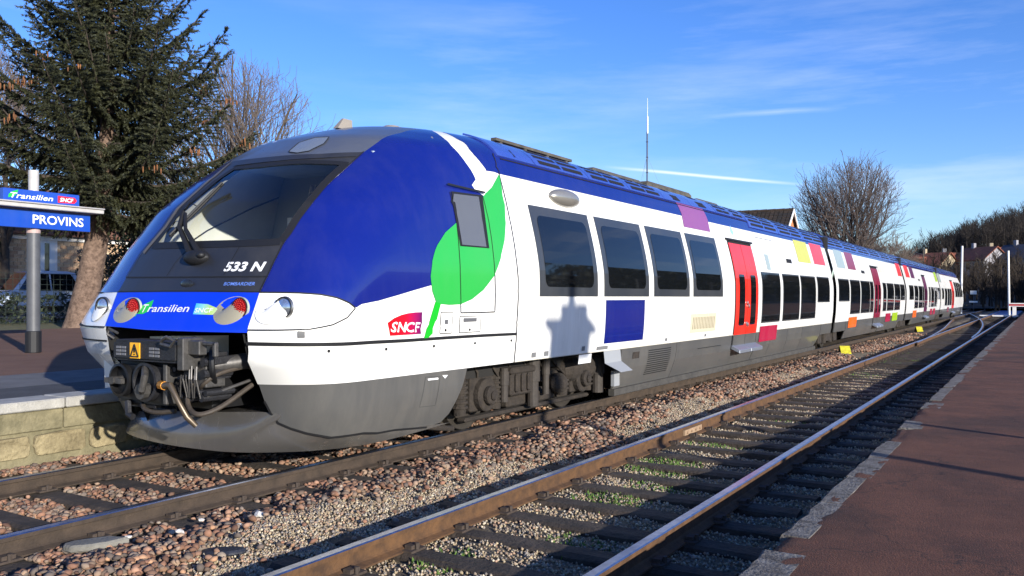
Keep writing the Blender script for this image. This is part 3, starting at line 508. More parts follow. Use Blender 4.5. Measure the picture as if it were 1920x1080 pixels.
# ------------------------------------------------------------------ the train
D = {'blue': [(0.4143,1.4248),(0.4127,1.5498),(0.4128,1.6863),(0.4184,1.8361),(0.4333,2.0514),(0.4541,2.3592),(0.4667,2.5886),(0.4642,2.8621),(0.4703,3.0154),(0.4739,3.1683),(0.4964,3.3495),(0.5504,3.5312),(0.5595,3.5874),(0.6641,3.2265),(0.769,3.0295),(0.8518,2.8791),(0.9743,2.717),(1.022,2.5325),(1.0423,2.1232),(1.0587,1.592),(1.0453,1.5319),(1.0397,1.5035),(1.0229,1.4203),(1.0083,1.3533),(0.9498,1.2961),(0.8605,1.3366),(0.7504,1.3816),(0.6516,1.408),(0.5591,1.4199),(0.4804,1.4232)],
     'edge_ws': [(0.4143,1.4248),(0.4127,1.5498),(0.4128,1.6863),(0.4184,1.8361),(0.4333,2.0514),(0.4541,2.3592),(0.4667,2.5886),(0.4642,2.8621)],
     'roof_edge': [(0.4703,3.0154),(0.4739,3.1683),(0.4964,3.3495),(0.5504,3.5312)],
     'stripe0': [(0.6517,3.529),(0.7209,3.2873),(0.8497,3.0337),(0.9647,2.8561),(1.0021,2.8645),(1.0085,2.8544)],
     'leaf': [(1.0089,2.8497),(1.0305,2.6606),(1.0502,2.4691),(1.0677,2.2492),(1.0783,2.0329),(1.0861,1.8223),(1.0895,1.6194),(1.088,1.4594),(1.0818,1.3642),(1.0739,1.314),(1.0645,1.3086),(1.0566,1.3187),(1.0516,1.3413),(1.0443,1.4423),(1.0333,1.5952),(1.0258,1.75),(1.0208,1.9124),(1.0188,2.0489),(1.0216,2.1781),(1.0214,2.2846),(1.021,2.3988),(1.0215,2.5235),(1.0186,2.6634)],
     'stem': [(1.0511,1.3408),(1.0564,1.3246),(1.0601,1.1677),(1.0579,1.0281),(1.0539,0.9877),(1.0506,0.9866),(1.0553,1.1238)],
     'logo': [(1.024,1.1514),(1.0266,1.1932),(1.0305,1.2208),(1.035,1.2354),(1.04,1.242),(1.0452,1.242),(1.0494,1.1422),(1.0489,1.031),(1.037,1.0301),(1.0262,1.0297),(1.0263,1.0888)],
     'logo_text': [(1.0274,1.0621),(1.0491,1.0464),(1.0263,1.1595)],
     'cabwin_frame': [(0.9316,2.5157),(0.9772,2.5201),(1.0039,2.5248),(1.0115,2.5296),(1.0194,2.5346),(1.0277,2.4449),(1.0358,2.3558),(1.0438,2.2675),(1.05,2.1799),(1.056,2.0932),(1.062,2.0074),(1.0681,1.9226),(1.0585,1.9213),(1.0492,1.9201),(1.0403,1.919),(1.0339,2.002),(1.0275,2.0858),(1.0211,2.1703),(1.0147,2.2557),(1.0064,2.3417),(0.9857,2.4283)],
     'cabwin': [(0.9586,2.4893),(1.0013,2.495),(1.0092,2.5009),(1.0173,2.507),(1.0266,2.4094),(1.0357,2.3126),(1.0437,2.2166),(1.0505,2.1215),(1.0573,2.0275),(1.0642,1.9345),(1.0561,1.9346),(1.0483,1.9347),(1.0407,1.9349),(1.0338,2.0251),(1.0269,2.1162),(1.02,2.2083),(1.0121,2.3012),(1.0029,2.3949)],
     'cabdoor_line': [(0.9286,2.5083),(0.9556,2.4666),(0.9841,2.4251),(1.002,2.3838),(1.0064,2.3426),(1.0106,2.2997),(1.0149,2.2571),(1.0181,2.2146),(1.0213,2.1722),(1.0239,2.1357),(1.0264,2.0994),(1.0289,2.0632),(1.0315,2.0272),(1.034,1.9914),(1.0365,1.9557),(1.039,1.9201),(1.0414,1.8847),(1.0439,1.8494),(1.0458,1.8141),(1.0478,1.7789),(1.0497,1.744),(1.0518,1.7076),(1.0539,1.6714),(1.056,1.6353),(1.0582,1.5992),(1.0605,1.5631),(1.0628,1.5271),(1.0651,1.491),(1.0675,1.4532),(1.0692,1.4155),(1.0709,1.3778),(1.0726,1.34),(1.0743,1.3022),(1.076,1.2643),(1.0777,1.2265),(1.0808,1.226),(1.0839,1.2255),(1.0871,1.225),(1.0903,1.2244),(1.0936,1.2239),(1.0967,1.2244),(1.0998,1.2248),(1.103,1.2253),(1.1063,1.2258),(1.1095,1.2263),(1.1079,1.2659),(1.1064,1.3055),(1.1048,1.3451),(1.1032,1.3847),(1.1017,1.4243),(1.0997,1.4634),(1.0973,1.5025),(1.0949,1.5416),(1.0925,1.5806),(1.0902,1.6197),(1.0877,1.6588),(1.0854,1.6978),(1.0831,1.737),(1.0809,1.7766),(1.0788,1.8164),(1.0764,1.8562),(1.0736,1.8961),(1.0708,1.9362),(1.068,1.9764),(1.0652,2.0168),(1.0625,2.0548),(1.0598,2.0928),(1.057,2.1311),(1.0543,2.1696),(1.0516,2.2081),(1.0488,2.2469),(1.0453,2.2853),(1.0414,2.3239),(1.0375,2.3625),(1.0337,2.4012),(1.0295,2.4416),(1.0253,2.482),(1.0211,2.5226)],
     'cab_gutter': [(0.8716,2.5836),(0.9159,2.5793),(0.9628,2.5757),(1.0019,2.5723),(1.0102,2.5689),(1.0186,2.5654)],
     'hatch1': [(1.0605,1.2351),(1.0705,1.2344),(1.0734,1.0206),(1.0637,1.0238)],
     'hatch2': [(1.0787,1.1875),(1.0978,1.1861),(1.0989,1.019),(1.0801,1.0198)],
     'hatch1d': [(1.0605,1.2351),(1.0629,1.235),(1.0654,1.2348),(1.068,1.2346),(1.0705,1.2344),(1.0717,1.2039),(1.0728,1.1734),(1.0739,1.1428),(1.0745,1.1123),(1.0745,1.0818),(1.074,1.0512),(1.0734,1.0206),(1.071,1.0215),(1.0685,1.0222),(1.0661,1.0231),(1.0637,1.0238),(1.0642,1.054),(1.0647,1.0842),(1.0646,1.1144),(1.064,1.1446),(1.0628,1.1748),(1.0617,1.205)],
     'hatch2d': [(1.0787,1.1875),(1.0814,1.1874),(1.084,1.1871),(1.0867,1.187),(1.0895,1.1867),(1.0922,1.1866),(1.095,1.1863),(1.0978,1.1861),(1.099,1.1526),(1.0998,1.1193),(1.1,1.0859),(1.0994,1.0524),(1.0989,1.019),(1.0961,1.0191),(1.0934,1.0192),(1.0907,1.0193),(1.088,1.0194),(1.0853,1.0196),(1.0827,1.0196),(1.0801,1.0198),(1.0805,1.0478),(1.081,1.0758),(1.0812,1.1037),(1.0807,1.1317),(1.0798,1.1596)],
     'hatch1_plate': [(1.0669,1.1608),(1.0697,1.1611),(1.0708,1.1139),(1.0681,1.1153)],
     'hatch2_plate': [(1.0824,1.17),(1.0946,1.1665),(1.0957,1.1287),(1.0839,1.1279)],
     'seam_low': [(0.4263,1.0003),(0.5847,0.9957),(0.9073,0.9834),(1.0143,0.9811),(1.0363,0.9758),(1.0673,0.9765),(1.1025,0.973),(1.1355,0.9654)],
     'hl_line': [(0.4378,1.095),(0.4364,1.1107),(0.5514,1.1123),(0.6926,1.1187),(0.8309,1.1524),(0.9195,1.211),(0.9397,1.2908)],
     'hl_top_line': [(0.4143,1.4248),(0.4804,1.4232),(0.5591,1.4199),(0.6516,1.408),(0.7504,1.3816),(0.8605,1.3366),(0.9373,1.2944)],
     'skirt': [(0.4011,0.6582),(0.561,0.6585),(0.782,0.652),(1.0043,0.6444),(1.035,0.6377),(1.0646,0.6299),(1.078,0.63),(1.0713,0.4578),(1.0635,0.2902),(1.0569,0.1563),(1.0492,0.0648),(1.0372,0.0417),(1.012,0.0892),(0.8655,0.1249),(0.6617,0.1238),(0.5537,0.1816),(0.4908,0.2318),(0.4453,0.2827),(0.4219,0.3731),(0.4074,0.4848)],
     'skirt_top_r': [(0.4011,0.6582),(1.0646,0.6299)],
     'cav_near': [(0.4374,1.0905),(0.4287,0.928),(0.4138,0.7872),(0.397,0.6578)],
     'cav_far': [(-0.246,1.1096),(-0.2497,0.9688),(-0.2612,0.8403),(-0.3379,0.6825)],
     'band': [(0.4378,1.095),(0.4324,1.1777),(0.4238,1.297),(0.4147,1.423)],
     'bandL': [(-0.246,1.1096),(-0.2824,1.429)],
     'ws': [(0.4074,1.8706),(0.4173,1.9505),(0.4268,2.1034),(0.4442,2.2628),(0.4452,2.4237),(0.4499,2.5731),(0.4522,2.7024)],
     'wsL': [(-0.2006,1.8746),(-0.0778,2.7037)],
     'wsbot': [(-0.0402,1.8714),(0.1859,1.8638),(0.3581,1.8631)],
     'wstop': [(0.0727,2.6843),(0.2911,2.6692),(0.403,2.689)],
     'dark_line1': [(0.415,1.5585),(-0.2816,1.5686)],
     'num': [(0.2356,1.6075),(0.395,1.6037),(0.228,1.6936)],
     'maker': [(0.2645,1.482),(0.3836,1.481),(0.2606,1.5119)],
     'horn': [(0.0942,1.4948)],
     'horn_r': [(0.0424,1.4955),(0.1429,1.4941),(0.0828,1.5358)],
     'tr_text': [(-0.0752,1.2406),(0.1728,1.2481),(-0.0871,1.3038)],
     'tr_leaf': [(-0.0995,1.2335),(-0.1024,1.2806),(-0.0788,1.313),(-0.0409,1.3527),(-0.034,1.2868),(-0.0405,1.2461),(-0.0611,1.2231),(-0.0899,1.2248)],
     'tr_stem': [(-0.0963,1.2445),(-0.098,1.1975)],
     'sn': [(0.1874,1.3238),(0.2402,1.3169),(0.2851,1.2852),(0.2901,1.2726),(0.2825,1.2275),(0.1961,1.2299)],
     'sn_text': [(0.1995,1.2428),(0.2783,1.2452),(0.1926,1.2831)],
     'red_r': [(0.2888,1.2556),(0.4051,1.275),(0.3334,1.384),(0.3577,1.1549)],
     'red_lens': [(0.3799,1.2812)],
     'red_l': [(-0.2389,1.2445),(-0.0965,1.2626)],
     'hl_r': [(0.4385,1.2678),(0.5669,1.2859),(0.4874,1.3898),(0.5105,1.1526)],
     'hl_lens': [(0.5342,1.2858)],
     'tag': [(0.6357,1.1031),(0.6717,1.1023),(0.6677,1.0501),(0.6324,1.0511)],
     'seam_v': [(0.9409,3.1265),(0.9677,3.0469),(0.9897,2.9803),(1.0025,2.9172),(1.0085,2.8544),(1.0148,2.8024),(1.021,2.7507),(1.0272,2.6993),(1.0333,2.6481),(1.0393,2.5971),(1.045,2.5461),(1.05,2.495),(1.0549,2.4439),(1.0598,2.3931),(1.0646,2.3423),(1.0694,2.2918),(1.0739,2.2414),(1.0775,2.1899),(1.0811,2.1387),(1.0847,2.0877),(1.0883,2.0371),(1.0919,1.9867),(1.0963,1.9239),(1.1006,1.8614),(1.1043,1.7991),(1.107,1.7495),(1.1099,1.7004),(1.1129,1.6515),(1.1159,1.6026),(1.1192,1.5444),(1.1226,1.4862),(1.1256,1.428),(1.128,1.3698),(1.1297,1.3208),(1.1315,1.2719),(1.1333,1.2228),(1.1351,1.1739),(1.1365,1.1249),(1.1367,1.0758),(1.136,1.0268),(1.1353,0.9776),(1.1346,0.9283),(1.134,0.8788),(1.1328,0.8294),(1.1307,0.7799),(1.1286,0.7303),(1.1265,0.6807),(1.1244,0.631)],
     'roofoval': [(0.1661,2.861),(0.1437,2.9963),(0.1963,3.0657),(0.263,3.0641),(0.2834,2.962),(0.2647,2.8614),(0.2171,2.8394)],
     'dots': [(0.7951,0.9298),(1.0219,0.9094),(1.0575,0.9008),(1.093,0.8974),(1.129,0.8944)],
     'skirt_text': [(1.0429,0.559),(1.0513,0.5568),(1.0432,0.579)],
     'skirt_mark': [(1.0553,0.5938),(1.0599,0.5888),(1.0569,0.5555)],
     'skirt_hatch': [(1.0416,0.597),(1.0533,0.5857),(1.0451,0.2844),(1.0324,0.2967)],
     'left_edge': [(-0.2816,1.5686),(-0.2663,1.8054),(-0.215,2.0671),(-0.1938,2.3804),(-0.1766,2.6145),(-0.2065,2.8001)],
     'top_edge': [(-0.2137,2.8271),(0.1004,2.8161),(0.3216,2.8212),(0.4635,2.8665)],
     'top_edge2': [(-0.1131,2.7528),(0.1564,2.7541),(0.3381,2.7722),(0.4544,2.8091)]}
WHITE = paint('train_white', (.80, .79, .75), .30); BLUE = paint('train_blue', (.005, .012, .155), .03, .14, .6); BAND = paint('train_band_blue', (.002, .035, .62), .02, .3); GREY = paint('train_grey', (.080, .079, .076), .13, .36)
DARK = paint('train_dark_grey', (.020, .021, .025), .06, .42, .1); ROOFG = paint('train_roof_grey', (.07, .08, .105), .06, .28, .3); GREEN = paint('train_leaf_green', (.022, .34, .05), .04, .3); GREEN2 = paint('train_stem_green', (.005, .38, .015), .03, .3)
RED = paint('train_red', (.80, .025, .012), .05, .28); MAROON = paint('train_maroon', (.22, .008, .03), .05, .28); PURPLE = paint('train_purple', (.23, .06, .20), .06, .3); CRIMSON = paint('train_crimson', (.38, .008, .045), .06, .3); ORANGE = paint('train_orange', (.85, .13, .008), .06, .3)
LIME = paint('train_lime', (.34, .52, .012), .05, .3); OLIVE = paint('train_olive_yellow', (.50, .48, .035), .05, .3); GGREY = paint('train_grey_green', (.30, .36, .34), .08, .3); PLUM = paint('train_plum', (.10, .008, .055), .05, .3)
BLACK = mat('rubber_black', (.008, .008, .009), .6); GLASS = glassy('window_glass', (.005, .006, .007)); FRAME = paint('window_frame', (.030, .034, .040), .06, .3); CLEAR = clear_glass('windscreen_glass'); STEEL = mat('dull_steel', (.34, .34, .33), .35, .9, var=.2, vscale=10)
BOGIE = mat('bogie_dirt', (.015, .011, .008), .9, var=.45, vscale=9, bump=.6, bscale=40, col2=(.038, .029, .021)); UNDER = mat('underframe_black', (.012, .011, .01), .9); LETTER = mat('white_lettering', (.82, .82, .82), .4); SILVERP = paint('lamp_silver', (.30, .27, .19), .06, .3)
T = empty('train', (0, 0, 0), 'long blue and white articulated passenger train with a green leaf beside its cab', 'train')
mir = lambda P: [(-c, q) for c, q in P]
qw = q_of_z(.79); qb = q_of_z(2.97); qt = QL
# windscreen outline, right edge then round the top, left and bottom
ws = D['ws'] + [(.30, 2.715), (.10, 2.70), (-.0778, 2.7037), (-.135, 2.32), (-.17, 2.10), (-.2006, 1.8746)] + [(-.0402, 1.8714), (.1859, 1.8638), (.34, 1.8635)]
cn = D['cav_near']; cf = D['cav_far']
base = [(-2, qw), (cf[3][0], qw)] + [cf[2], cf[1], cf[0]] + [cn[0], cn[1], cn[2]] + [(cn[3][0], qw), (2, qw), (2, qt), (-2, qt)]
chart_panel('carriage_body', base, 0, WHITE, T, holes=[ws], label='leading carriage with the cab, white with a blue mask')
# coloured skins over the shell
roofL = [(-.2137, 2.8271), (-.26, 2.95), (-.34, 3.14), (-.42, 3.35), (-.5504, 3.5312)]
grey_roof = D['top_edge'] + [(c + .035, q) for c, q in D['roof_edge']] + [(.60, 3.72), (.5, 3.95), (.4, QL - .02), (-.4, QL - .02), (-.5, 3.95), (-.6, 3.72)] + roofL[::-1][:-1]
chart_panel('roof_front', grey_roof, .0012, ROOFG, T)
chart_panel('side_mask', D['blue'], .003, BLUE, T, label='blue mask on the near side of the cab')
blueL = [(-.2824, 1.429)] + D['left_edge'] + roofL[1:] + mir([p for p in D['blue'] if p[0] > .55 and p[1] > 2.6]) + mir([(1.022, 2.5325), (1.0587, 1.592), (1.0083, 1.3533), (.8605, 1.3366), (.6516, 1.408), (.45, 1.4232)])
chart_panel('side_mask', blueL, .003, BLUE, T, label='blue mask on the far side of the cab')
dark = [(-.2824, 1.429), D['edge_ws'][0]] + D['edge_ws'][1:] + D['top_edge'][::-1][1:] + D['left_edge'][::-1]
chart_panel('windscreen_surround', dark, .006, DARK, T, holes=[ws])
st0 = [(.60, 3.66), (.70, 3.36), (.769, 3.19), (.845, 3.02), (.93, 2.862), (.96, 2.856)]
for sg in (1, -1):
    st = [(sg * c, q) for c, q in (D['stripe0'][1:] if sg else st0)]
    chart_panel('roof_stripe', [(sg * .60, 3.66)] + st + [(sg * 1.2, qb), (sg * 2, qb), (sg * 2, QL - .05), (sg * 1.0, QL - .05), (sg * .62, 3.9)], .003, BLUE, T)
chart_panel('blue_band', [D['band'][0], D['band'][1], D['band'][2], D['band'][3], (.2, 1.428), (0, 1.43), (-.15, 1.43), D['bandL'][1], D['bandL'][0], (-.1, 1.098), (.1, 1.094), (.3, 1.094)], .012, BAND, T)
chart_panel('leaf_emblem', D['leaf'], .007, GREEN, T); chart_panel('leaf_stalk', D['stem'], .0065, GREEN2, T)
# windscreen: real glass with rubber seal, pillar and cab behind it
gl = chart_panel('windscreen', ws, .004, CLEAR, T, label='large clear cab windscreen')
ribbons('windscreen_seal', [ws + [ws[0]]], .075, .010, BLACK, gl)
ribbons('windscreen_gutter', [D['top_edge2']], .05, .014, DARK, gl); 
PIL = mat('pillar_trim', (.16, .13, .085), .4, .3, var=.2); ribbons('pillar_trim', [[(c + .022, q) for c, q in D['left_edge'][1:]]], .05, .012, PIL, gl)
CREAM = mat('cab_cream', (.72, .72, .64), .6, var=.06, vscale=3); CABD = mat('cab_grey', (.30, .33, .33), .6); DASH = mat('cab_dash', (.34, .41, .45), .5, var=.1)
ci_ = chart_panel('cab_wall', [(-1.15, 1.52), (-.23, 1.52), (-.20, 2.0), (-.18, 2.4), (-.165, 2.74), (-.19, 2.95), (-1.15, 2.95)], -.11, CREAM, T)
chart_panel('cab_wall', [(.46, 1.5), (1.05, 1.5), (1.05, 3.0), (.5, 3.0)], -.11, CABD, T)
b = MB(); b.tube([tuple(soff(-.80 - .1 * t, 1.55 + 1.3 * t, -.12)) for t in (0, .25, .5, .75, 1)], .008, 6); b.ball(tuple(soff(-.76, 1.95, -.12)), .03, .03, .03); b.build('wall_joint', BLACK, ci_)
qq = np.linspace(q_of_z(1.5), q_of_z(3.3), 16); w_, z_ = wz(qq); pr_ = [(XC + a - .14, c) for a, c in zip(w_, z_)]; pr_ = pr_ + [(2 * XC - a, c) for a, c in reversed(pr_)]
b = MB(); b.add([(a, 7.5, c) for a, c in pr_], [tuple(range(len(pr_)))]); bk = b.build('cab_bulkhead', CABD, T); b = MB(); b.box(-8.1, -5.4, 5.75, 7.5, 1.45, 1.5); b.build('cab_floor', CABD, bk)
b = MB(); b.box(-6.9, -6.3, 7.42, 7.49, 1.6, 2.6); b.build('cab_door', mat('cab_door_grey', (.14, .16, .17), .5), bk); b = MB(); b.box(-7.38, -7.3, 7.0, 7.05, 1.8, 2.45); b.build('cab_post', LETTER, bk); b = MB(); b.box(-7.8, -5.7, 6.55, 7.5, 2.98, 3.01); b.build('cab_ceiling', DASH, bk)
b = MB(); n = 14
for i in range(n + 1):
    t = i / n; x = -8.1 + 2.7 * t; h = 1.80 + .23 * math.exp(-((t - .55) / .28) ** 2); 
    b.v += [(x, 5.22 + .9 * abs(t - .5) ** 2, 1.72), (x, 5.55 + .5 * abs(t - .5) ** 2, h - .05), (x, 5.9, h), (x, 6.25, h - .02), (x, 6.3, 1.5)]; 
for i in range(n):
    for j in range(4): b.f.append((i * 5 + j, i * 5 + j + 1, (i + 1) * 5 + j + 1, (i + 1) * 5 + j)); b.m.append(0)
b.build('cab_dashboard', DASH, T, smooth=True)
b = MB()
for k in range(3): b.tube([(-7.3 + .03 * k, 7.3, 2.85), (-7.28 + .05 * k, 7.2, 2.5), (-7.3 + .03 * k, 7.3, 2.2)], .012, 6)
b.build('cab_cable', LETTER, bk)
# wiper
def sp(c, q, o): return Vector(soff(c, q, o))
wp = MB(); A_, B_ = sp(-.0895, 1.9208, .07), sp(.0265, 2.4459, .07); wp.tube([A_, (A_ + B_) / 2 + (B_ - A_).orthogonal().normalized() * .006, B_], .016, 6); A2, B2 = sp(-.078, 1.922, .095), sp(.036, 2.43, .095); wp.tube([A2, B2], .013, 6)
for t in (.05, .28, .5, .72, .95): wp.tube([A_.lerp(B_, t), A2.lerp(B2, t)], .012, 5)
wp.tube([sp(-.06, 2.18, .10), sp(-.035, 2.225, .13), sp(-.005, 2.205, .1)], .006, 5)
wo = wp.build('wiper', BLACK, T)
w2 = MB(); piv = sp(.085, 1.745, .04); hd = sp(-.073, 2.16, .09)
w2.tube([piv + Vector((-.05, 0, 0)), sp(-.045, 2.0, .10), hd], [.035, .022, .02], 6); w2.tube([piv + Vector((.05, 0, .02)), sp(.0, 1.97, .10), hd + Vector((.03, 0, -.02))], [.03, .02, .018], 6); w2.build('wiper_arm', BLACK, wo)
w3 = MB(); w3.ball(tuple(piv + Vector((0, .02, -.02))), .16, .09, .075); w3.ball(tuple(piv + Vector((.12, -.03, .0))), .04, .04, .03); w3.build('wiper_hub', BLACK, wo, smooth=True)
# headlamps and tail lamps
def lamp(name, c0, q0, rc, rq, lens_c, lens_q, lens_r, housing, lens_mat, led, label):
    ring = []; n = 28
    for k in range(n):
        a = 2 * math.pi * k / n; ring.append(Vector(soff(c0 + rc * math.cos(a), q0 + rq * math.sin(a), .0125)))
    lc = Vector(soff(lens_c, lens_q, .03)); fwd = Vector((.10, -1, .04)).normalized(); ux = Vector((1, .10, 0)).normalized(); uz = fwd.cross(ux) * -1
    b = MB(); r2 = [lc + (ux * math.cos(2 * math.pi * k / n) + uz * math.sin(2 * math.pi * k / n)) * lens_r * 1.16 - fwd * .012 for k in range(n)]; r3 = [lc + (ux * math.cos(2 * math.pi * k / n) + uz * math.sin(2 * math.pi * k / n)) * lens_r * 1.04 + fwd * .012 for k in range(n)]
    rm = [p.lerp(s, .45) + fwd * .008 for p, s in zip(ring, r2)]
    b.v = [tuple(p) for r in (ring, rm, r2) for p in r]
    for j in range(2): b.f += [(j * n + k, j * n + (k + 1) % n, (j + 1) * n + (k + 1) % n, (j + 1) * n + k) for k in range(n)]
    b.m = [0] * len(b.f); h = b.build(name, housing, T, smooth=True, label=label)
    b = MB(); b.v = [tuple(p) for r in (r2, r3) for p in r]; b.f = [(k, (k + 1) % n, n + (k + 1) % n, n + k) for k in range(n)]; b.m = [0] * n; b.build('lamp_ring', STEEL if not led else mat('lamp_ring_grey', (.30, .33, .27), .4), h, smooth=True)
    b = MB(); b.tube([tuple(lc + (ux * math.cos(2 * math.pi * k / 24) + uz * math.sin(2 * math.pi * k / 24)) * lens_r * 1.05 + fwd * .013) for k in range(25)], .006, 5, cap=False); b.build('lamp_seal', BLACK, h)
    b = MB(); rings = 5
    for j in range(rings + 1):
        rr = lens_r * (j / rings); dome = .022 * (1 - (j / rings) ** 2)
        b.v += [tuple(lc + (ux * math.cos(2 * math.pi * k / n) + uz * math.sin(2 * math.pi * k / n)) * max(rr, 1e-4) + fwd * (.006 + dome)) for k in range(n)]
    b.f = [(j * n + k, j * n + (k + 1) % n, (j + 1) * n + (k + 1) % n, (j + 1) * n + k) for j in range(rings) for k in range(n)]; b.m = [0] * len(b.f); b.build('lens', lens_mat, h, smooth=True)
    if led:
        b = MB()
        for j, cnt in ((0, 1), (1, 6), (2, 12), (3, 17), (4, 22)):
            for k in range(cnt):
                a = 2 * math.pi * k / cnt + j * .3; rr = lens_r * .93 * j / 4; p = lc + (ux * math.cos(a) + uz * math.sin(a)) * rr + fwd * (.010 + .02 * (1 - (j / 4) ** 2)); b.ball(tuple(p), .008, .008, .008, nu=6, nv=4)
        b.build('led', mat('led_red', (.34, .006, .006), .5, spec=.15), h, smooth=True)
REDL = mat('red_lens', (.20, .002, .003), .3, spec=.3); WLENS = mat('clear_lamp_lens', (.62, .66, .70), .12, .85, var=.25, vscale=22)
lamp('tail_lamp', .342, 1.267, .062, .120, .3799, 1.2812, .078, SILVERP, REDL, True, 'right tail lamp with red lens'); lamp('tail_lamp', -.166, 1.258, .070, .118, -.118, 1.273, .078, SILVERP, REDL, True, 'left tail lamp with red lens')
lamp('headlight', .503, 1.270, .068, .115, .5342, 1.2858, .082, WHITE, WLENS, False, 'right headlight'); lamp('headlight', -.345, 1.262, .045, .115, -.318, 1.280, .080, WHITE, WLENS, False, 'left headlight')
# writing on the front
chart_text('number_lettering', '533 N', D['num'], .009, LETTER, T, shear=.28, bold=.035)
chart_text('maker_lettering', 'BOMBARDIER', D['maker'], .009, mat('blue_lettering', (.12, .22, .62), .4), T, shear=.25, bold=.01)
def _tb(u, v=0.):
    a, b_, c_ = [np.array(x) for x in D['tr_text']]; return tuple(a + (b_ - a) * u + (c_ - a) * v)
chart_text('operator_lettering', 'ransilien', [_tb(.13), D['tr_text'][1], _tb(.135, 1)], .0165, LETTER, T, shear=.25, bold=.008)
chart_panel('front_leaf', D['tr_leaf'], .0145, mat('leaf_print', (.02, .50, .07), .4), T); ribbons('leaf_stem', [D['tr_stem']], .018, .0142, mat('leaf_stem_print', (.02, .30, .35), .4), T)
q0_ = D['tr_text']; chart_text('operator_lettering', 'T', [_tb(.0, -.06), _tb(.115, -.06), _tb(.03, 1.08)], .017, LETTER, T, shear=.2, bold=.01)
SNM = bpy.data.materials.new('operator_plate_print'); SNM.use_nodes = True; _t = SNM.node_tree; _bb = _t.nodes['Principled BSDF']; _bb.inputs['Roughness'].default_value = .35
def grad(m_, stops, axis):
    t = m_.node_tree; c = t.nodes.new('ShaderNodeTexCoord'); s = t.nodes.new('ShaderNodeSeparateXYZ'); r = t.nodes.new('ShaderNodeValToRGB'); t.links.new(c.outputs['Generated'], s.inputs[0]); t.links.new(s.outputs[axis], r.inputs[0])
    while len(r.color_ramp.elements) < len(stops): r.color_ramp.elements.new(.5)
    for e, (p, cc) in zip(r.color_ramp.elements, stops): e.position = p; e.color = (*cc, 1)
    t.links.new(r.outputs[0], t.nodes['Principled BSDF'].inputs['Base Color'])
grad(SNM, [(0, (.05, .45, .72)), (.35, (.25, .60, .55)), (.7, (.42, .62, .12)), (1, (.50, .62, .30))], 'X')
chart_panel('operator_plate', D['sn'], .0145, SNM, T); chart_text('operator_lettering', 'SNCF', D['sn_text'], .0165, LETTER, T, shear=.2, bold=.015)
LOGO = bpy.data.materials.new('operator_logo_print'); LOGO.use_nodes = True; LOGO.node_tree.nodes['Principled BSDF'].inputs['Roughness'].default_value = .3
grad(LOGO, [(0, (.60, .004, .008)), (.5, (.52, .004, .02)), (.8, (.30, .004, .08)), (1, (.10, .005, .09))], 'Y')
chart_panel('operator_logo', D['logo'], .005, LOGO, T); chart_text('operator_lettering', 'SNCF', D['logo_text'], .008, LETTER, T, shear=.22, bold=.022)
# joints
GAP = mat('panel_gap', (.006, .006, .007), .7)
hlR = D['hl_line']; ribbons('panel_joint', [hlR, D['hl_top_line']], .012, .008, GAP, T)
ribbons('panel_joint', [D['seam_low']], .032, .006, GAP, T); ribbons('panel_joint', [D['seam_v']], .016, .008, GAP, T)
ribbons('panel_joint', [mir(D['hl_top_line']), [(-c, q) for c, q in hlR]], .012, .008, GAP, T); ribbons('panel_joint', [[(-.252, .975), (-.40, .975), (-.75, .972), (-1.11, .965)], [(-.247, 1.10), (-.4, 1.1), (-.7, 1.12)]], .016, .008, GAP, T)
ribbons('panel_joint', [[D['dark_line1'][0], (.2, 1.56), (0, 1.562), (-.2816, 1.5686)]], .014, .010, GAP, T); ribbons('panel_joint', [[(-.04, 1.575), (-.025, 1.70), (.012, 1.84)], [(.245, 1.575), (.25, 1.70), (.262, 1.84)]], .007, .009, GAP, T)
ribbons('panel_joint', [[(-.2824, 1.427), (0, 1.431), (.2, 1.430), (.4147, 1.424)], D['edge_ws'], D['left_edge']], .014, .0135, GAP, T)
b = MB(); hp = sp(.0942, 1.4948, .012); b.ball(tuple(hp), .09, .012, .045); b.build('front_camera_cover', mat('cover_black', (.016, .018, .022), .25), T, smooth=True)
# cab door with window, hatches, studs
ribbons('door_joint', [D['cabdoor_line']], .012, .010, GAP, T); cw = chart_panel('cab_window', D['cabwin_frame'], .012, BLACK, T); chart_panel('pane', [(c, q) for c, q in D['cabwin']], .016, glassy('cab_window_glass', (.10, .105, .115), .06), cw)
ribbons('window_gutter', [D['cab_gutter']], .022, .03, BLACK, cw)
for h, p in (('hatch1', 'hatch1_plate'), ('hatch2', 'hatch2_plate')):
    ho = chart_panel('hatch', D[h + 'd'], .005, WHITE, T); ribbons('hatch_joint', [D[h + 'd'] + [D[h + 'd'][0]]], .008, .007, GAP, ho); chart_panel('notice_plate', D[p], .009, mat('notice_grey', (.10, .10, .105), .5), ho)
    A0 = D[h]; c_ = (A0[2][0] + A0[3][0]) / 2; q_ = A0[2][1] * .84 + A0[1][1] * .16; b = MB(); pp = sp(c_, q_, .006); b.cyl(tuple(pp), tuple(pp + Vector(surf_n(c_, q_)) * .006), .014, 8); b.build('lock', GAP, ho)
b = MB()
for c, q in D['dots']: pp = sp(c, q, .002); b.cyl(tuple(pp), tuple(pp + Vector(surf_n(c, q)) * .008), .014, 8)
b.build('panel_stud', GAP, T)
chart_panel('jacking_notch', D['tag'], .009, mat('notch_grey', (.11, .11, .11), .5), T)
ov = D['roofoval']; ro = chart_panel('roof_lamp_cover', ov, .008, mat('cover_grey', (.16, .18, .20), .2, coat=.6), T); ribbons('cover_joint', [ov + [ov[0]]], .012, .010, GAP, ro)
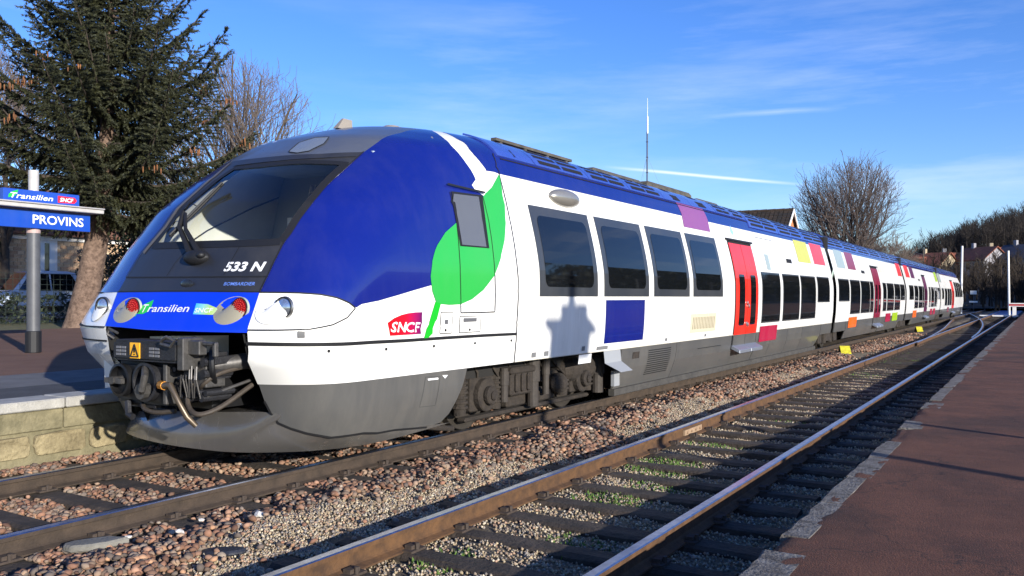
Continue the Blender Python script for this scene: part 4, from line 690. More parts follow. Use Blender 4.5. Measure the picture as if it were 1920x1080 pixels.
# grey nose skirt, obstacle deflector and the coupler recess
chart_panel('nose_skirt', [(c, min(q, qw)) for c, q in D['skirt'][:1]] + [(c, qw - .002) for c, q in D['skirt'][1:7]] + D['skirt'][7:], 0, GREY, T)
chart_panel('nose_skirt', [(-c, min(q, qw - .002)) for c, q in [(.33, .66)] + D['skirt'][1:16] + [(.40, .25), (.36, .36)]], 0, GREY, T, label='grey skirt on the far side of the nose')
ribbons('skirt_joint', [[D['skirt'][k] for k in (19, 18, 17, 16, 15, 14, 13, 12, 11)]], .022, .004, GAP, T); ribbons('skirt_joint', [D['skirt_hatch'] + [D['skirt_hatch'][0]]], .006, .004, mat('joint_grey', (.06, .06, .06), .7), T)
_q=D['skirt_text']; chart_panel('skirt_stencil', [_q[0], _q[1], (_q[1][0], _q[1][1] + .018), (_q[0][0], _q[0][1] + .018)], .004, LETTER, T); chart_panel('lifting_mark', D['skirt_mark'], .004, LETTER, T)
CAV = mat('recess_black', (.004, .004, .004), .85)
b = MB(); x0, x1, y0, y1, z0, z1 = -7.96, -5.42, 5.0, 6.15, .14, 1.245
def cav_side(c, sx, n=8): return [tuple(np.array(surf(c + 0 * t, .07 + (q_of_z(z1) - .07) * t)) + np.array([sx * .0, .02, 0])) for t in [k / n for k in range(n + 1)]]
for cc in (.412, -.262):
    L_ = cav_side(cc, 1); b.v_ = 0; R_ = [(p[0], y1, p[2]) for p in L_]; b.add(L_ + R_, [(i, i + 1, len(L_) + i + 1, len(L_) + i) for i in range(len(L_) - 1)])
b.add([(x0, y1, z0), (x1, y1, z0), (x1, y1, z1), (x0, y1, z1)], [(0, 1, 2, 3)]); b.add([(x0, y0, z1), (x1, y0, z1), (x1, y1, z1), (x0, y1, z1)], [(0, 1, 2, 3)]); rec = b.build('coupler_recess', CAV, T)
b = MB(); b.add([(-7.66, 4.93, .66), (-7.0, 5.85, .66), (-7.0, 5.85, 1.15), (-7.70, 4.93, 1.15)], [(0, 1, 2, 3)]); b.build('recess_cheek', WHITE, rec)
for x in (-7.58, -5.62): b = MB(); b.box(x - .06, x + .06, 4.98, 5.04, 1.12, 1.235); b.cyl((x, 4.965, 1.18), (x, 4.99, 1.18), .018, 8); b.build('corner_bracket', mat('bracket_grey', (.22, .2, .15), .6), rec, bevel=.01)
PLOW = paint('deflector_grey', (.085, .08, .075), .15, .22, .5); pb = [(-8.22, 5.75, .17), (-8.0, 5.38, .17), (-7.6, 5.2, .16), (-7.0, 5.12, .15), (-6.4, 5.13, .15), (-6.1, 5.2, .15), (-5.85, 5.35, .15), (-5.6, 5.6, .15), (-5.42, 6.0, .15), (-5.33, 6.5, .17), (-5.28, 7.3, .22)]
_np = [soff(*D['skirt'][k], -.012) for k in (18, 17, 16, 15, 14, 13, 12)]
pt = [(-8.16, 5.85, .38), (-7.85, 5.5, .42), (-7.45, 5.3, .45), (-6.8, 5.22, .46)] + [tuple(p) for p in _np]
pb, pt = np.array(curve_pts3(pb)), np.array(curve_pts3(pt)); pk = pt * 1.; pk[:, 1] += .28; pk[:, 2] += .01; pk[:, 0] -= .10; b = MB(); n = len(pb)
for i in range(n):
    for t in (0, .25, .5, .75, 1): p = pb[i] * (1 - t) + pt[i] * t; p = p + np.array([0, -.035 * math.sin(math.pi * t), 0]); b.v.append(tuple(p))
    b.v.append(tuple(pk[i]))
for i in range(n - 1):
    for j in range(5): b.f.append((i * 6 + j, i * 6 + j + 1, (i + 1) * 6 + j + 1, (i + 1) * 6 + j)); b.m.append(0)
b.build('obstacle_deflector', PLOW, T, smooth=True)
# coupler and its hoses
CP = mat('coupler_grey', (.022, .022, .025), .55, .3, var=.3, vscale=20, bump=.3, bscale=60); CPB = mat('coupler_black', (.008, .008, .009), .5, .2, var=.3, vscale=20); CPL = mat('coupler_light', (.085, .08, .075), .45, .5, var=.3, vscale=20); BRASS = mat('brass_cock', (.55, .24, .04), .45, .6, var=.2); HOSE = mat('hose_brown', (.045, .034, .024), .7, var=.3, vscale=20); TINH = mat('hose_metal', (.13, .10, .07), .4, .6)
b = MB(); b.box(-6.97, -6.08, 4.55, 4.85, .985, 1.165); cpl = b.build('coupler', CP, T, bevel=.025, seg=2)
b = MB(); b.box(-7.08, -6.36, 4.66, 5.1, .60, .965); b.build('coupler_head', CPB, cpl, bevel=.03, seg=2)
def disc_ring(c, r, d, m1, nm):
    b = MB(); n = 24
    for rr, yy in ((r * 1.18, .0), (r * 1.18, -.05), (r, -.055), (r * .9, .09)): b.v += [(c[0] + rr * math.cos(2 * math.pi * k / n), c[1] + yy, c[2] + rr * math.sin(2 * math.pi * k / n)) for k in range(n)]
    b.f = [(j * n + k, j * n + (k + 1) % n, (j + 1) * n + (k + 1) % n, (j + 1) * n + k) for j in range(3) for k in range(n)] + [tuple(3 * n + k for k in range(n))]; b.m = [0] * len(b.f); return b.build(nm, m1, cpl, smooth=True)
disc_ring((-6.96, 4.66, .80), .125, .1, CPB, 'coupler_cone'); disc_ring((-6.60, 4.66, .80), .145, .1, CP, 'coupler_cup')
b = MB(); b.tube([(-6.63, 4.62, .70), (-6.56, 4.56, .74), (-6.52, 4.56, .86), (-6.6, 4.62, .92)], .03, 8); b.cyl((-6.62, 4.58, .72), (-6.62, 4.66, .72), .07, 12); b.build('coupler_hook', CPL, cpl); b = MB(); b.cyl((-6.98, 4.55, .80), (-6.98, 4.66, .80), .035, 10); b.box(-7.1, -6.86, 4.56, 4.6, .775, .82); b.build('coupler_pin', CPL, cpl, smooth=False)
b = MB(); b.box(-6.36, -6.31, 4.62, 4.9, .62, .97); b.build('coupler_plate', CPL, cpl, bevel=.008); b = MB(); b.box(-6.08, -6.0, 4.55, 4.75, .93, 1.2); b.box(-6.03, -5.86, 4.6, 4.68, 1.06, 1.18); b.box(-5.86, -5.70, 4.62, 4.66, 1.14, 1.17); b.box(-5.73, -5.69, 4.62, 4.66, 1.05, 1.17); b.box(-6.05, -5.9, 4.7, 4.9, .78, .98); b.build('coupler_bracket', CPL, cpl, bevel=.008)
b = MB(); r_ = random.Random(4)
for k in range(26):
    x = r_.uniform(-6.28, -5.86); z = r_.uniform(.66, 1.08); s = r_.uniform(.018, .05)
    if k % 2: b.box(x - s, x + s, 4.72, 4.95, z - s * .7, z + s * .7)
    else: b.cyl((x, 4.66, z), (x, 4.95, z), s * .8, 8)
b.build('coupler_valve', CP, cpl)
b = MB()
for k in range(7): x = -6.12 + k * .035 + r_.uniform(-.01, .01); b.tube([(x, 4.62, .98 - r_.uniform(0, .1)), (x + .02, 4.6, .86), (x + r_.uniform(-.04, .04), 4.64, .70)], .007, 5)
b.build('coupler_wire', CPL, cpl)
b = MB(); b.tube([(-6.98, 4.58, 1.17), (-7.02, 4.54, 1.21), (-7.0, 4.54, 1.26), (-6.9, 4.56, 1.22)], .012, 6); b.tube([(-7.05, 4.6, 1.16), (-7.10, 4.6, 1.19), (-7.07, 4.6, 1.23), (-7.01, 4.6, 1.19)], .012, 6); b.tube([(-6.22, 4.5, 1.17), (-6.12, 4.48, 1.21), (-6.04, 4.5, 1.18), (-6.1, 4.5, 1.13), (-6.22, 4.5, 1.15)], .014, 6); b.build('coupler_eye', CPL, cpl)
b = MB(); b.box(-6.70, -6.565, 4.541, 4.548, 1.01, 1.145); wl = b.build('warning_label', mat('warning_yellow', (.85, .42, .02), .5), cpl)
b = MB()
tri = [(-6.685, 1.025), (-6.58, 1.025), (-6.6325, 1.13)]
for i in range(3): p, q = tri[i], tri[(i + 1) % 3]; b.tube([(p[0], 4.538, p[1]), (q[0], 4.538, q[1])], .006, 5)
b.box(-6.638, -6.627, 4.534, 4.540, 1.06, 1.10); b.box(-6.638, -6.627, 4.534, 4.540, 1.04, 1.05); b.build('warning_triangle', BLACK, wl)
for xq in (-6.9, -6.44):
    b = MB()
    for k in range(2):
        for j in range(3): b.box(xq + k * .075, xq + k * .075 + .06, 4.543, 4.549, 1.03 + j * .03, 1.05 + j * .03)
    b.build('cover_rib', mat('rib_grey', (.14, .14, .15), .5), cpl)
b = MB(); b.tube([(-6.36, 4.6, .79), (-6.28, 4.58, .79)], .038, 8); b.build('air_cock', BRASS, cpl); b = MB(); b.tube([(-6.28, 4.58, .79), (-6.19, 4.57, .80), (-6.14, 4.57, .74), (-6.09, 4.58, .66), (-6.04, 4.62, .54), (-6.0, 4.68, .46)], [.032, .028, .022, .022, .027, .022], 10); b.build('air_hose', TINH, cpl, smooth=True)
def hose(pts, r, m): b = MB(); b.tube(curve_pts3(pts, 6), r, 8); b.build('hose', m, cpl, smooth=True)
hose([(-6.08, 4.75, .90), (-6.10, 4.68, .74), (-6.04, 4.64, .62), (-5.90, 4.63, .57), (-5.82, 4.78, .62), (-5.80, 5.1, .78)], .021, HOSE); hose([(-6.05, 4.75, .75), (-5.92, 4.7, .82), (-5.86, 4.82, .90), (-5.82, 5.2, .96)], .018, HOSE); hose([(-6.02, 4.8, .68), (-5.88, 4.72, .72), (-5.82, 5.1, .82)], .014, CPL)
hose([(-6.75, 4.7, .60), (-6.66, 4.66, .56), (-6.5, 4.66, .54), (-6.3, 4.7, .56)], .020, HOSE); hose([(-5.94, 4.8, 1.1), (-5.86, 4.72, 1.05), (-5.85, 4.72, .92), (-5.92, 4.8, .82)], .026, CPB)
b = MB(); b.cyl((-5.95, 4.8, .96), (-5.82, 5.1, .99), .07, 12); b.cyl((-5.82, 5.1, .99), (-5.65, 5.7, 1.02), .09, 12); b.build('coupler_cylinder', CPL, cpl, smooth=True); b = MB(); b.tube([(-6.95, 4.72, .60), (-6.90, 4.66, .60), (-6.86, 4.64, .50), (-6.80, 4.64, .48)], .03, 6); b.box(-7.0, -6.6, 4.72, 4.78, .56, .61); b.build('coupler_step', CP, cpl)
b = MB(); b.box(-7.0, -6.2, 5.0, 6.2, .55, .9); b.build('coupler_shank', CPB, cpl)

# ------------------------------------------------------------------ flanks: windows, doors, colour fields
def window(y0, y1, z0, z1, fr, corner, label=None):
    o = side_sheet('window', rect(y0, y1, z0, z1), .010, FRAME, T, thick=.008)
    side_sheet('pane', rrect(y0 + fr, y1 - fr, z0 + fr * .9, z1 - fr * .9, corner) if corner else rect(y0 + fr, y1 - fr, z0 + fr, z1 - fr), .014, GLASS, o)
    return o
def field(y0, y1, z0, z1, m, name='colour_field', **kw): return side_sheet(name, rect(y0, y1, z0, z1), .006, m, T, **kw)
def door(y0, y1, z0, z1, m, zs=.79, near=True):
    d = side_sheet('door', rect(y0 - .05, y1 + .05, z0, z1 + .05), .004, GAP, T); ym = (y0 + y1) / 2
    for a, b_ in ((y0, ym - .012), (ym + .012, y1)):
        side_sheet('door_leaf', rect(a, b_, zs, z1), .016, m, d, thick=.01); side_sheet('door_foot', rect(a, b_, z0, zs - .004), .014, GREY, d, thick=.01)
        w = (b_ - a); p = side_sheet('door_pane', rrect(a + w * .27, b_ - w * .24, .97, 2.0, .05, 3), .021, GLASS, d)
    b = MB(); x = side_x(z0 + .05)
    for a, b_ in ((y0 - .02, ym - .01), (ym + .01, y1 + .05)): b.add([(x - .02, a, z0 + .10), (x - .02, b_, z0 + .10), (x + .17, b_, z0 - .0), (x + .17, a, z0 - .0), (x - .02, a, z0 + .02), (x - .02, b_, z0 + .02), (x + .17, b_, z0 - .07), (x + .17, a, z0 - .07)], [(0, 3, 2, 1), (4, 5, 6, 7), (0, 1, 5, 4), (1, 2, 6, 5), (2, 3, 7, 6), (3, 0, 4, 7)])
    b.build('door_step', mat('step_metal', (.30, .32, .36), .4, .6), d, bevel=.006)
    side_sheet('door_rail', [(y0 - .12, z1 + .055), (y1 + .1, z1 + .055), (y1 + .1, z1 + .095), (y0 - .12, z1 + .095)], .035, BLACK, d, thick=.03)
    if near:
        b = MB()
        for k, zz in ((-1, 1.42), (-1, 1.0), (1, 1.36), (1, .98)): b.ball((side_x(zz, .03), ym + k * .05, zz), .02, .02, .05, nu=8, nv=5)
        b.build('door_button', STEEL, d, smooth=True)
    return d
for y0, y1 in ((8.87, 10.44), (10.65, 12.22), (12.43, 14.0), (14.2, 15.8)): window(y0, y1, 1.55, 2.66, .13, .10)
door(16.62, 18.16, .50, 2.62, RED)
for y0, y1 in ((18.5, 20.02), (20.27, 21.88), (22.03, 23.67)): window(y0, y1, .98, 2.09, .035, .02)
window(23.9, 25.43, 1.40, 2.10, .035, .02)
field(10.71, 12.07, .895, 1.50, BLUE); chart_panel('roof_field', [(cy(14.28, q_of_z(2.77)), q_of_z(2.77)), (cy(15.68, q_of_z(2.77)), q_of_z(2.77)), (cy(15.65, q_of_z(3.2)), q_of_z(3.2)), (cy(14.26, q_of_z(3.2)), q_of_z(3.2))], .007, PURPLE, T)
field(22.25, 23.65, 2.44, 3.01, OLIVE); field(24.03, 25.45, 2.44, 3.02, RED); side_sheet('colour_field', rect(18.46, 19.87, .57, .91), .012, CRIMSON, T)
vg = side_sheet('vent_grille', rect(14.1, 15.45, .92, 1.25), .010, paint('grille_cream', (.62, .56, .40), .1), T, thick=.01)
for k in range(15): y = 14.2 + k * .08; side_sheet('grille_slot', rect(y, y + .022, .98, 1.19), .013, mat('slot_tan', (.16, .12, .06), .7), vg)
b = MB(); mzc, my = 2.83, 9.87; mxs = side_x(mzc)
b.ball((mxs + .01, my, mzc), .12, .40, .12, nu=16, nv=10); b.build('mirror_housing', mat('mirror_silver', (.36, .34, .30), .25, .6), T, smooth=True)
field(21.0, 21.5, 2.37, 2.47, GAP, 'vent_slot')
for y0, y1 in ((18.7, 19.35), (19.45, 20.1)): h = side_sheet('equipment_hatch', rect(y0, y1, 2.56, 2.85), .006, WHITE, T, thick=.004); side_sheet('hatch_hinge', [(y0, 2.85), (y1, 2.85), (y1, 2.862), (y0, 2.862)], .008, GAP, h)
side_sheet('equipment_hatch', rect(19.1, 19.4, 2.15, 2.5), .005, GGREY, T)
side_sheet('maintenance_panel', rect(8.36, 26.0, .79, .80), .0055, paint('panel_edge', (.62, .58, .48), .1), T)
for y, w, z, h in ((8.75, .1, .82, .06), (9.05, .1, .82, .06), (10.05, .09, .83, .06), (10.5, .35, .815, .05), (13.0, .09, .83, .05), (14.9, .08, .83, .05), (17.0, .06, .86, .05)): side_sheet('data_plate', rect(y, y + w, z, z + h), .007, mat('plate_grey', (.16, .16, .16), .5), T)
# blue water drop and small print over the door
side_sheet('door_notice', [(17.0, 2.86), (17.1, 2.80), (17.2, 2.86), (17.1, 3.0)], .006, mat('print_blue', (.25, .45, .75), .5), T)
for k in range(5): side_sheet('small_print', rect(17.95, 18.35 + .06 * (k % 2), 2.76 + k * .035, 2.775 + k * .035), .006, mat('print_grey', (.45, .45, .46), .5), T)
EDGEM = mat('joint_light', (.42, .40, .37), .6)
for y in (8.62, 16.35, 18.42, 20.95, 23.78, 34.9, 33.1, 39.92, 48.84, 50.4, 55.5): side_sheet('body_seam', rect(y, y + .014, .80, 2.95), .004, EDGEM, T)
for y in (19.4, 22.4, 30.0, 37.0): side_sheet('skirt_seam', rect(y, y + .014, .25, .78), .004, GAP, T)
# bodies of the other three carriages: white flank, blue roof, grey skirt
def loft(name, y0, y1, q0, q1, off, m, both=True, label=None):
    qs = np.linspace(q0, q1, max(3, int((q1 - q0) / .09))); w, z = wz(qs); qn = np.clip(qs, .003, QL - .004); V = []; F = []
    pr = [(XC + ww + off, zz) for ww, zz in zip(w, z)]; full = pr + [(2 * XC - x, z_) for x, z_ in reversed(pr)] if both else pr
    for y in (y0, y1): V += [(x, y, z_ + (off if z_ > 3.4 else 0)) for x, z_ in full]
    n = len(full)
    for i in range(n - 1):
        F.append((i, i + 1, n + i + 1, n + i))
    me = bpy.data.meshes.new(name); me.from_pydata(V, [], F); bm = bmesh.new(); bm.from_mesh(me); bmesh.ops.recalc_face_normals(bm, faces=bm.faces); f = min(bm.faces, key=lambda f: abs(f.calc_center_median().z - 1.5)); 
    if (f.calc_center_median().x - XC) * f.normal.x < 0: bmesh.ops.reverse_faces(bm, faces=bm.faces)
    bm.to_mesh(me); bm.free(); return link(name, me, T, [m], smooth=True, label=label)
CARS = [(26.42, 41.55), (41.97, 57.2)]
for i, (a, b_) in enumerate(CARS):
    loft('carriage_body', a, b_, qw, QL, 0, WHITE, label=['second carriage, white with dark windows', 'third carriage, white with dark windows'][i]); loft('carriage_roof', a + .002, b_ - .002, qb, QL, .004, BLUE)
YL = 57.6; L4 = 18.6; FL = YL + L4 + 4.75; ye4 = 4.75 + L4
chart_panel('carriage_body', [(-2, qw), (2, qw), (2, QL), (-2, QL)], 0, WHITE, T, ye=ye4, flip=FL, dc=.06, dq=.1, label='rear carriage with the far cab')
for sg in (1, -1): chart_panel('carriage_roof', [(sg * .75, 3.03), (sg * .98, qb), (sg * 2, qb), (sg * 2, QL - .05), (sg * .62, QL - .05)], .005, BLUE, T, ye=ye4, flip=FL, dc=.06, dq=.1)
chart_panel('windscreen_surround', [(-.45, 1.43), (.45, 1.43), (.47, 2.86), (-.47, 2.86)], .006, DARK, T, ye=ye4, flip=FL, dc=.06, dq=.1); chart_panel('nose_skirt', [(-1.06, .05), (1.06, .05), (1.06, qw), (-1.06, qw)], 0, GREY, T, ye=ye4, flip=FL, dc=.06, dq=.1)
# skirts: grey lower panels with cut outs over the bogies
def skirt(y0, y1, z0=.22, cut0=0., cut1=0.): return side_sheet('skirt_panel', [(y0 + cut0, z0), (y1 - cut1, z0), (y1, .50), (y1, .788), (y0, .788), (y0, .50)], .0, GREY, T, thick=.03)
for a, b_, c0, c1 in ((11.35, 13.55, .0, 0), (13.57, 16.55, 0, 0), (18.25, 20.9, 0, 0), (20.92, 24.55, 0, .25)): skirt(a, b_, .20, c0, c1)
side_sheet('skirt_panel', rect(16.56, 18.24, .20, .5), -.01, GREY, T, thick=.03)
b = MB(); b.box(side_x(.3) - .10, side_x(.3) - .01, 11.35, 24.4, .10, .195); b.build('sill_beam', mat('sill_dark', (.05, .046, .04), .8, var=.3), T)
for k in range(12): z = .33 + k * .034; side_sheet('skirt_louvre', rect(12.35, 13.3, z, z + .016), .006, GAP, T)
side_sheet('skirt_mark', rect(11.75, 12.0, .62, .72), .006, BOGIE, T); side_sheet('skirt_joint', rect(14.6, 15.9, .62, .632), .006, GAP, T)
for a, b_ in ((28.2, 33.15), (34.65, 39.8), (44.2, 48.9), (50.25, 55.4), (60.2, 65.2), (66.95, 73.4)): skirt(a, b_, .24)
for a in (33.18, 48.92): side_sheet('skirt_panel', rect(a, a + 1.42, .24, .48), -.01, GREY, T, thick=.03)
for a, b_ in ((24.6, 26.0), (26.45, 28.15), (39.85, 41.5), (42.0, 44.15), (55.45, 57.15), (57.65, 60.15)): side_sheet('skirt_panel', rect(a, b_, .50, .788), 0, GREY, T, thick=.03)
# underframe core and the bellows between carriages
b = MB()
for a, b_ in ((6.2, 26.0), (26.42, 41.55), (41.97, 57.2), (57.6, 75.2)): b.box(XC - 1.28, XC + 1.28, a, b_, .55 if a > 7 else .62, .95)
b.box(XC - 1.1, XC + 1.1, 11.4, 24.3, .18, .55); b.box(XC - 1.1, XC + 1.1, 28.4, 39.7, .2, .55); b.box(XC - 1.1, XC + 1.1, 44.3, 55.3, .2, .55); b.box(XC - 1.1, XC + 1.1, 60.3, 74, .2, .55); b.build('underframe', UNDER, T)
for a in (25.98, 41.53, 57.18):
    bl = MB()
    for k in range(5): y = a + .02 + k * .085; w = 1.32 if k % 2 else 1.40; bl.box(XC - w, XC + w, y, y + .08, .5, 3.25 + (.0 if k % 2 else .05))
    bl.build('gangway_bellows', mat('bellows_black', (.014, .014, .015), .75), T)
# features of carriages two to four
for y0, y1, z0, z1 in ((26.75, 28.42, 1.41, 2.10), (28.62, 30.33, 1.0, 2.10), (30.5, 32.24, 1.0, 2.10), (32.34, 33.0, 1.0, 2.10), (35.2, 36.03, 1.0, 2.10), (36.24, 38.03, 1.0, 2.10), (38.24, 39.84, 1.0, 2.10), (40.0, 41.35, 1.41, 2.10),
                       (42.95, 44.5, 1.42, 2.10), (44.85, 46.26, 1.0, 2.10), (46.55, 48.05, 1.0, 2.10), (48.2, 48.75, 1.0, 2.10), (51.1, 51.85, 1.0, 2.10), (52.2, 53.6, 1.0, 2.10), (53.88, 55.38, 1.0, 2.10), (55.68, 57.0, 1.42, 2.10),
                       (58.35, 59.5, 1.42, 2.10), (60.2, 61.66, 1.0, 2.10), (62.05, 63.45, 1.0, 2.10), (63.7, 64.9, 1.0, 2.10), (67.9, 69.4, 1.55, 2.62), (69.65, 71.1, 1.55, 2.62), (71.35, 72.75, 1.55, 2.62), (73.0, 74.3, 1.55, 2.55)): window(y0, y1, z0, z1, .04, 0)
door(33.25, 34.62, .50, 2.60, MAROON, near=False); door(48.98, 50.22, .50, 2.62, PLUM, near=False); door(65.3, 66.85, .50, 2.62, RED, near=False)
field(27.15, 28.4, 2.44, 3.0, GGREY); field(28.85, 30.2, 2.44, 3.0, MAROON); field(31.1, 31.75, 2.36, 2.46, GAP, 'vent_slot'); field(40.2, 41.4, 2.46, 3.02, RED); field(35.0, 36.6, 2.5, 2.78, paint('hatch_cream', (.72, .68, .58), .1), 'equipment_hatch')
field(42.75, 44.1, 2.46, 3.02, RED); field(44.6, 45.9, 2.46, 3.02, PLUM); field(47.2, 47.8, 2.36, 2.46, GAP, 'vent_slot'); field(55.7, 56.95, 2.46, 3.02, LIME); field(57.8, 59.2, 2.46, 3.02, GGREY)
for y0, y1, m in ((28.5, 29.9, ORANGE), (36.1, 37.35, CRIMSON), (37.85, 39.35, LIME), (44.5, 45.85, ORANGE), (52.0, 53.0, CRIMSON), (53.5, 54.6, CRIMSON), (62.2, 63.2, MAROON)): side_sheet('colour_field', rect(y0, y1, .57, .90), .012, m, T)
# roof louvres: panels standing off the roof with slot darkness laid on as flat dark faces
SLOT = mat('louvre_dark', (.006, .006, .008), .8); BLUER = paint('louvre_blue', (.035, .075, .36), .10, .25, .5)
def roof_pt(y, q, off): w, z = wz(q); e = .004; w2, z2 = wz(q + e); w1, z1 = wz(q - e); n = np.array([z2 - z1, -(w2 - w1)]); n /= np.linalg.norm(n); return (XC + w + n[0] * off, y, z + n[1] * off)
def louvre(y0, y1, qa, qb_, rows, cols, fr=.10):
    b = MB(); nq = 7; V = []
    for y in (y0, y1):
        for k in range(nq): V.append(roof_pt(y, qa + (qb_ - qa) * k / (nq - 1), .022))
    for y in (y0, y1):
        for k in range(nq): V.append(roof_pt(y, qa + (qb_ - qa) * k / (nq - 1), .0))
    F = [(k, k + 1, nq + k + 1, nq + k) for k in range(nq - 1)] + [(0, nq, 3 * nq, 2 * nq), (nq - 1, 2 * nq - 1, 4 * nq - 1, 3 * nq - 1)] + [(k, k + 1, 2 * nq + k + 1, 2 * nq + k) for k in range(nq - 1)] + [(nq + k, nq + k + 1, 3 * nq + k + 1, 3 * nq + k) for k in range(nq - 1)]
    b.add(V, F); o = b.build('louvre_panel', BLUER, T, smooth=False)
    s = MB(); wq = (qb_ - qa) * .86 / rows; wy = (y1 - y0 - 2 * fr) / cols
    for i in range(rows):
        q_a = qa + (qb_ - qa) * .07 + i * wq; q_b = q_a + wq * .52
        for j in range(cols):
            ya = y0 + fr + j * wy + wy * .06; yb = ya + wy * .88; s.add([roof_pt(ya, q_a, .026), roof_pt(yb, q_a, .026), roof_pt(yb, q_b, .026), roof_pt(ya, q_b, .026)], [(0, 1, 2, 3)])
    s.build('louvre_slot', SLOT, o)
ql0 = q_of_z(3.20); ql1 = q_of_z(3.50)
for a, b_ in ((9.35, 10.85), (10.87, 12.25), (12.27, 13.7)): louvre(a, b_, ql0, ql1, 4, 2)
for a, b_ in ((8.45, 9.32), (13.72, 15.0), (15.02, 16.4)): louvre(a, b_, ql0, ql1, 2, 1, .45)
for a, b_ in ((16.45, 17.5), (17.52, 18.4)): louvre(a, b_, ql0, ql1, 4, 2)
qm0 = q_of_z(3.06); 
for a, b_ in ((18.5, 20.9), (20.95, 23.4), (23.45, 25.9)): louvre(a, b_, qm0, ql1, 6, 2)
for st_, n_ in ((26.5, 6), (42.05, 6), (57.7, 6)):
    for k in range(n_): louvre(st_ + k * 2.5, st_ + k * 2.5 + 2.44, qm0, ql1, 6, 2)
sj = [[(cy(y, q), q) for q in np.linspace(qw, QL - .3, 14)] for y in (25.99,)]; ribbons('panel_joint', sj, .02, .008, GAP, T)
ribbons('panel_joint', [[(cy(8.5, ql0 - .03), ql0 - .03), (2, ql0 - .03)]], .018, .008, GAP, T)
b = MB(); b.add([(-6.71, 7.12, 3.44), (-6.79, 7.12, 3.44), (-6.79, 7.36, 3.46), (-6.71, 7.36, 3.46), (-6.735, 7.24, 3.57), (-6.765, 7.24, 3.57), (-6.765, 7.38, 3.57), (-6.735, 7.38, 3.57)], [(0, 1, 5, 4), (1, 2, 6, 5), (2, 3, 7, 6), (3, 0, 4, 7), (4, 5, 6, 7)]); b.build('antenna_fin', mat('fin_tan', (.25, .22, .18), .5), T); b = MB(); b.cyl((-6.75, 8.1, 3.53), (-6.75, 8.1, 3.60), .17, 16); b.cyl((-6.75, 8.1, 3.60), (-6.75, 8.1, 3.625), .10, 16); b.build('roof_antenna', mat('antenna_tan', (.22, .19, .15), .6), T, bevel=.01)
ROOFU = mat('roof_unit_dirt', (.075, .066, .05), .85, var=.4, vscale=4, bump=.4); 
b = MB(); b.box(-7.4, -6.35, 9.7, 11.9, 3.5, 3.66); ru = b.build('roof_unit', ROOFU, T, bevel=.05)
b = MB()
for y in (9.85, 10.5, 11.15, 11.75): b.box(-6.34, -6.27, y - .03, y + .03, 3.45, 3.70)
b.box(-6.345, -6.26, 9.7, 11.9, 3.66, 3.70); b.build('roof_unit_frame', ROOFU, ru)
for a, b_, h in ((12.6, 14.6, 3.68), (14.9, 17.2, 3.72), (17.6, 19.0, 3.66)): u_ = MB(); u_.box(-7.35, -6.2, a, b_, 3.5, h); u_.build('roof_unit', ROOFU, T, bevel=.06)
# leading bogie, seen between the skirts; plain bogies at the joints
def wheel(y, x, r=.43, parent=None):
    b = MB(); n = 32
    b.cyl((x - .05, y, r), (x + .05, y, r), r, n); b.cyl((x - .08, y, r), (x - .05, y, r), r + .03, n); w = b.build('wheel', mat('wheel_steel', (.045, .038, .03), .6, .4, var=.3, vscale=8), T, bevel=.008); b = MB(); b.cyl((x + .05, y, r), (x + .07, y, r), r * .78, n); b.cyl((x + .06, y, r), (x + .10, y, r), r * .3, 16); b.build('wheel_web', BOGIE, w); return w
for y in (8.15, 10.55): wheel(y, -5.74); wheel(y, -7.36)
bx = -5.56
b = MB(); b.box(bx - .10, bx + .06, 7.5, 11.2, .44, .58); b.box(bx - .1, bx + .08, 8.75, 9.95, .20, .34); b.tube([(bx, 7.6, .5), (bx, 8.2, .52), (bx, 8.9, .30), (bx, 9.8, .30), (bx, 10.5, .52), (bx, 11.1, .5)], .075, 8); b.box(bx - .08, bx + .06, 7.9, 11.0, .12, .17); bo = b.build('bogie_frame', BOGIE, T, bevel=.02)
for y in (8.15, 10.55):
    b = MB(); b.box(bx - .08, bx + .12, y - .24, y + .24, .24, .62); b.cyl((bx + .1, y, .42), (bx + .20, y, .42), .19, 20); b.cyl((bx + .2, y, .42), (bx + .27, y, .42), .11, 16); b.cyl((bx + .27, y, .42), (bx + .30, y, .42), .06, 10); b.build('axle_box', BOGIE, bo, bevel=.015)
    for dy in (-.36, .36): b = MB(); b.cyl((bx + .05, y + dy, .22), (bx + .05, y + dy, .70), .075, 12); [b.cyl((bx + .05, y + dy, .30 + k * .055), (bx + .05, y + dy, .325 + k * .055), .098, 12) for k in range(6)]; b.build('coil_spring', BOGIE, bo)
for y, r, z0, z1 in ((9.22, .075, .18, .80), (9.55, .045, .3, .8), (11.05, .085, .18, .72), (8.55, .05, .3, .7)): b = MB(); b.cyl((bx + .16, y, z0), (bx + .16, y, z1), r, 14); b.cyl((bx + .16, y, (z0 + z1) / 2), (bx + .16, y, z1 - .04), r * 1.25, 14); b.build('damper', mat('damper_dirt', (.035, .028, .022), .75, var=.3, vscale=12), bo)
b = MB(); b.box(bx - .06, bx + .22, 8.62, 9.12, .36, .64); b.box(bx - .08, bx + .25, 8.58, 9.16, .62, .70); [b.box(bx + .22, bx + .26, 8.68 + k * .14, 8.74 + k * .14, .40, .62) for k in range(3)]; b.build('motor_box', BOGIE, bo, bevel=.02)
b = MB(); b.ball((bx + .06, 10.35, .58), .20, .30, .20); b.ball((bx + .1, 10.75, .55), .16, .22, .17); b.ball((bx + .12, 9.95, .40), .12, .18, .14); b.build('brake_unit', BOGIE, bo)
b = MB(); 
for k in range(9): y = 8.0 + k * .36; b.tube([(bx + .05, y, .82), (bx + .12, y + .05, .68), (bx + .08 + .05 * (k % 2), y + .1 + .1 * (k % 3), .52)], .014, 6)
b.build('bogie_cable', BOGIE, bo)
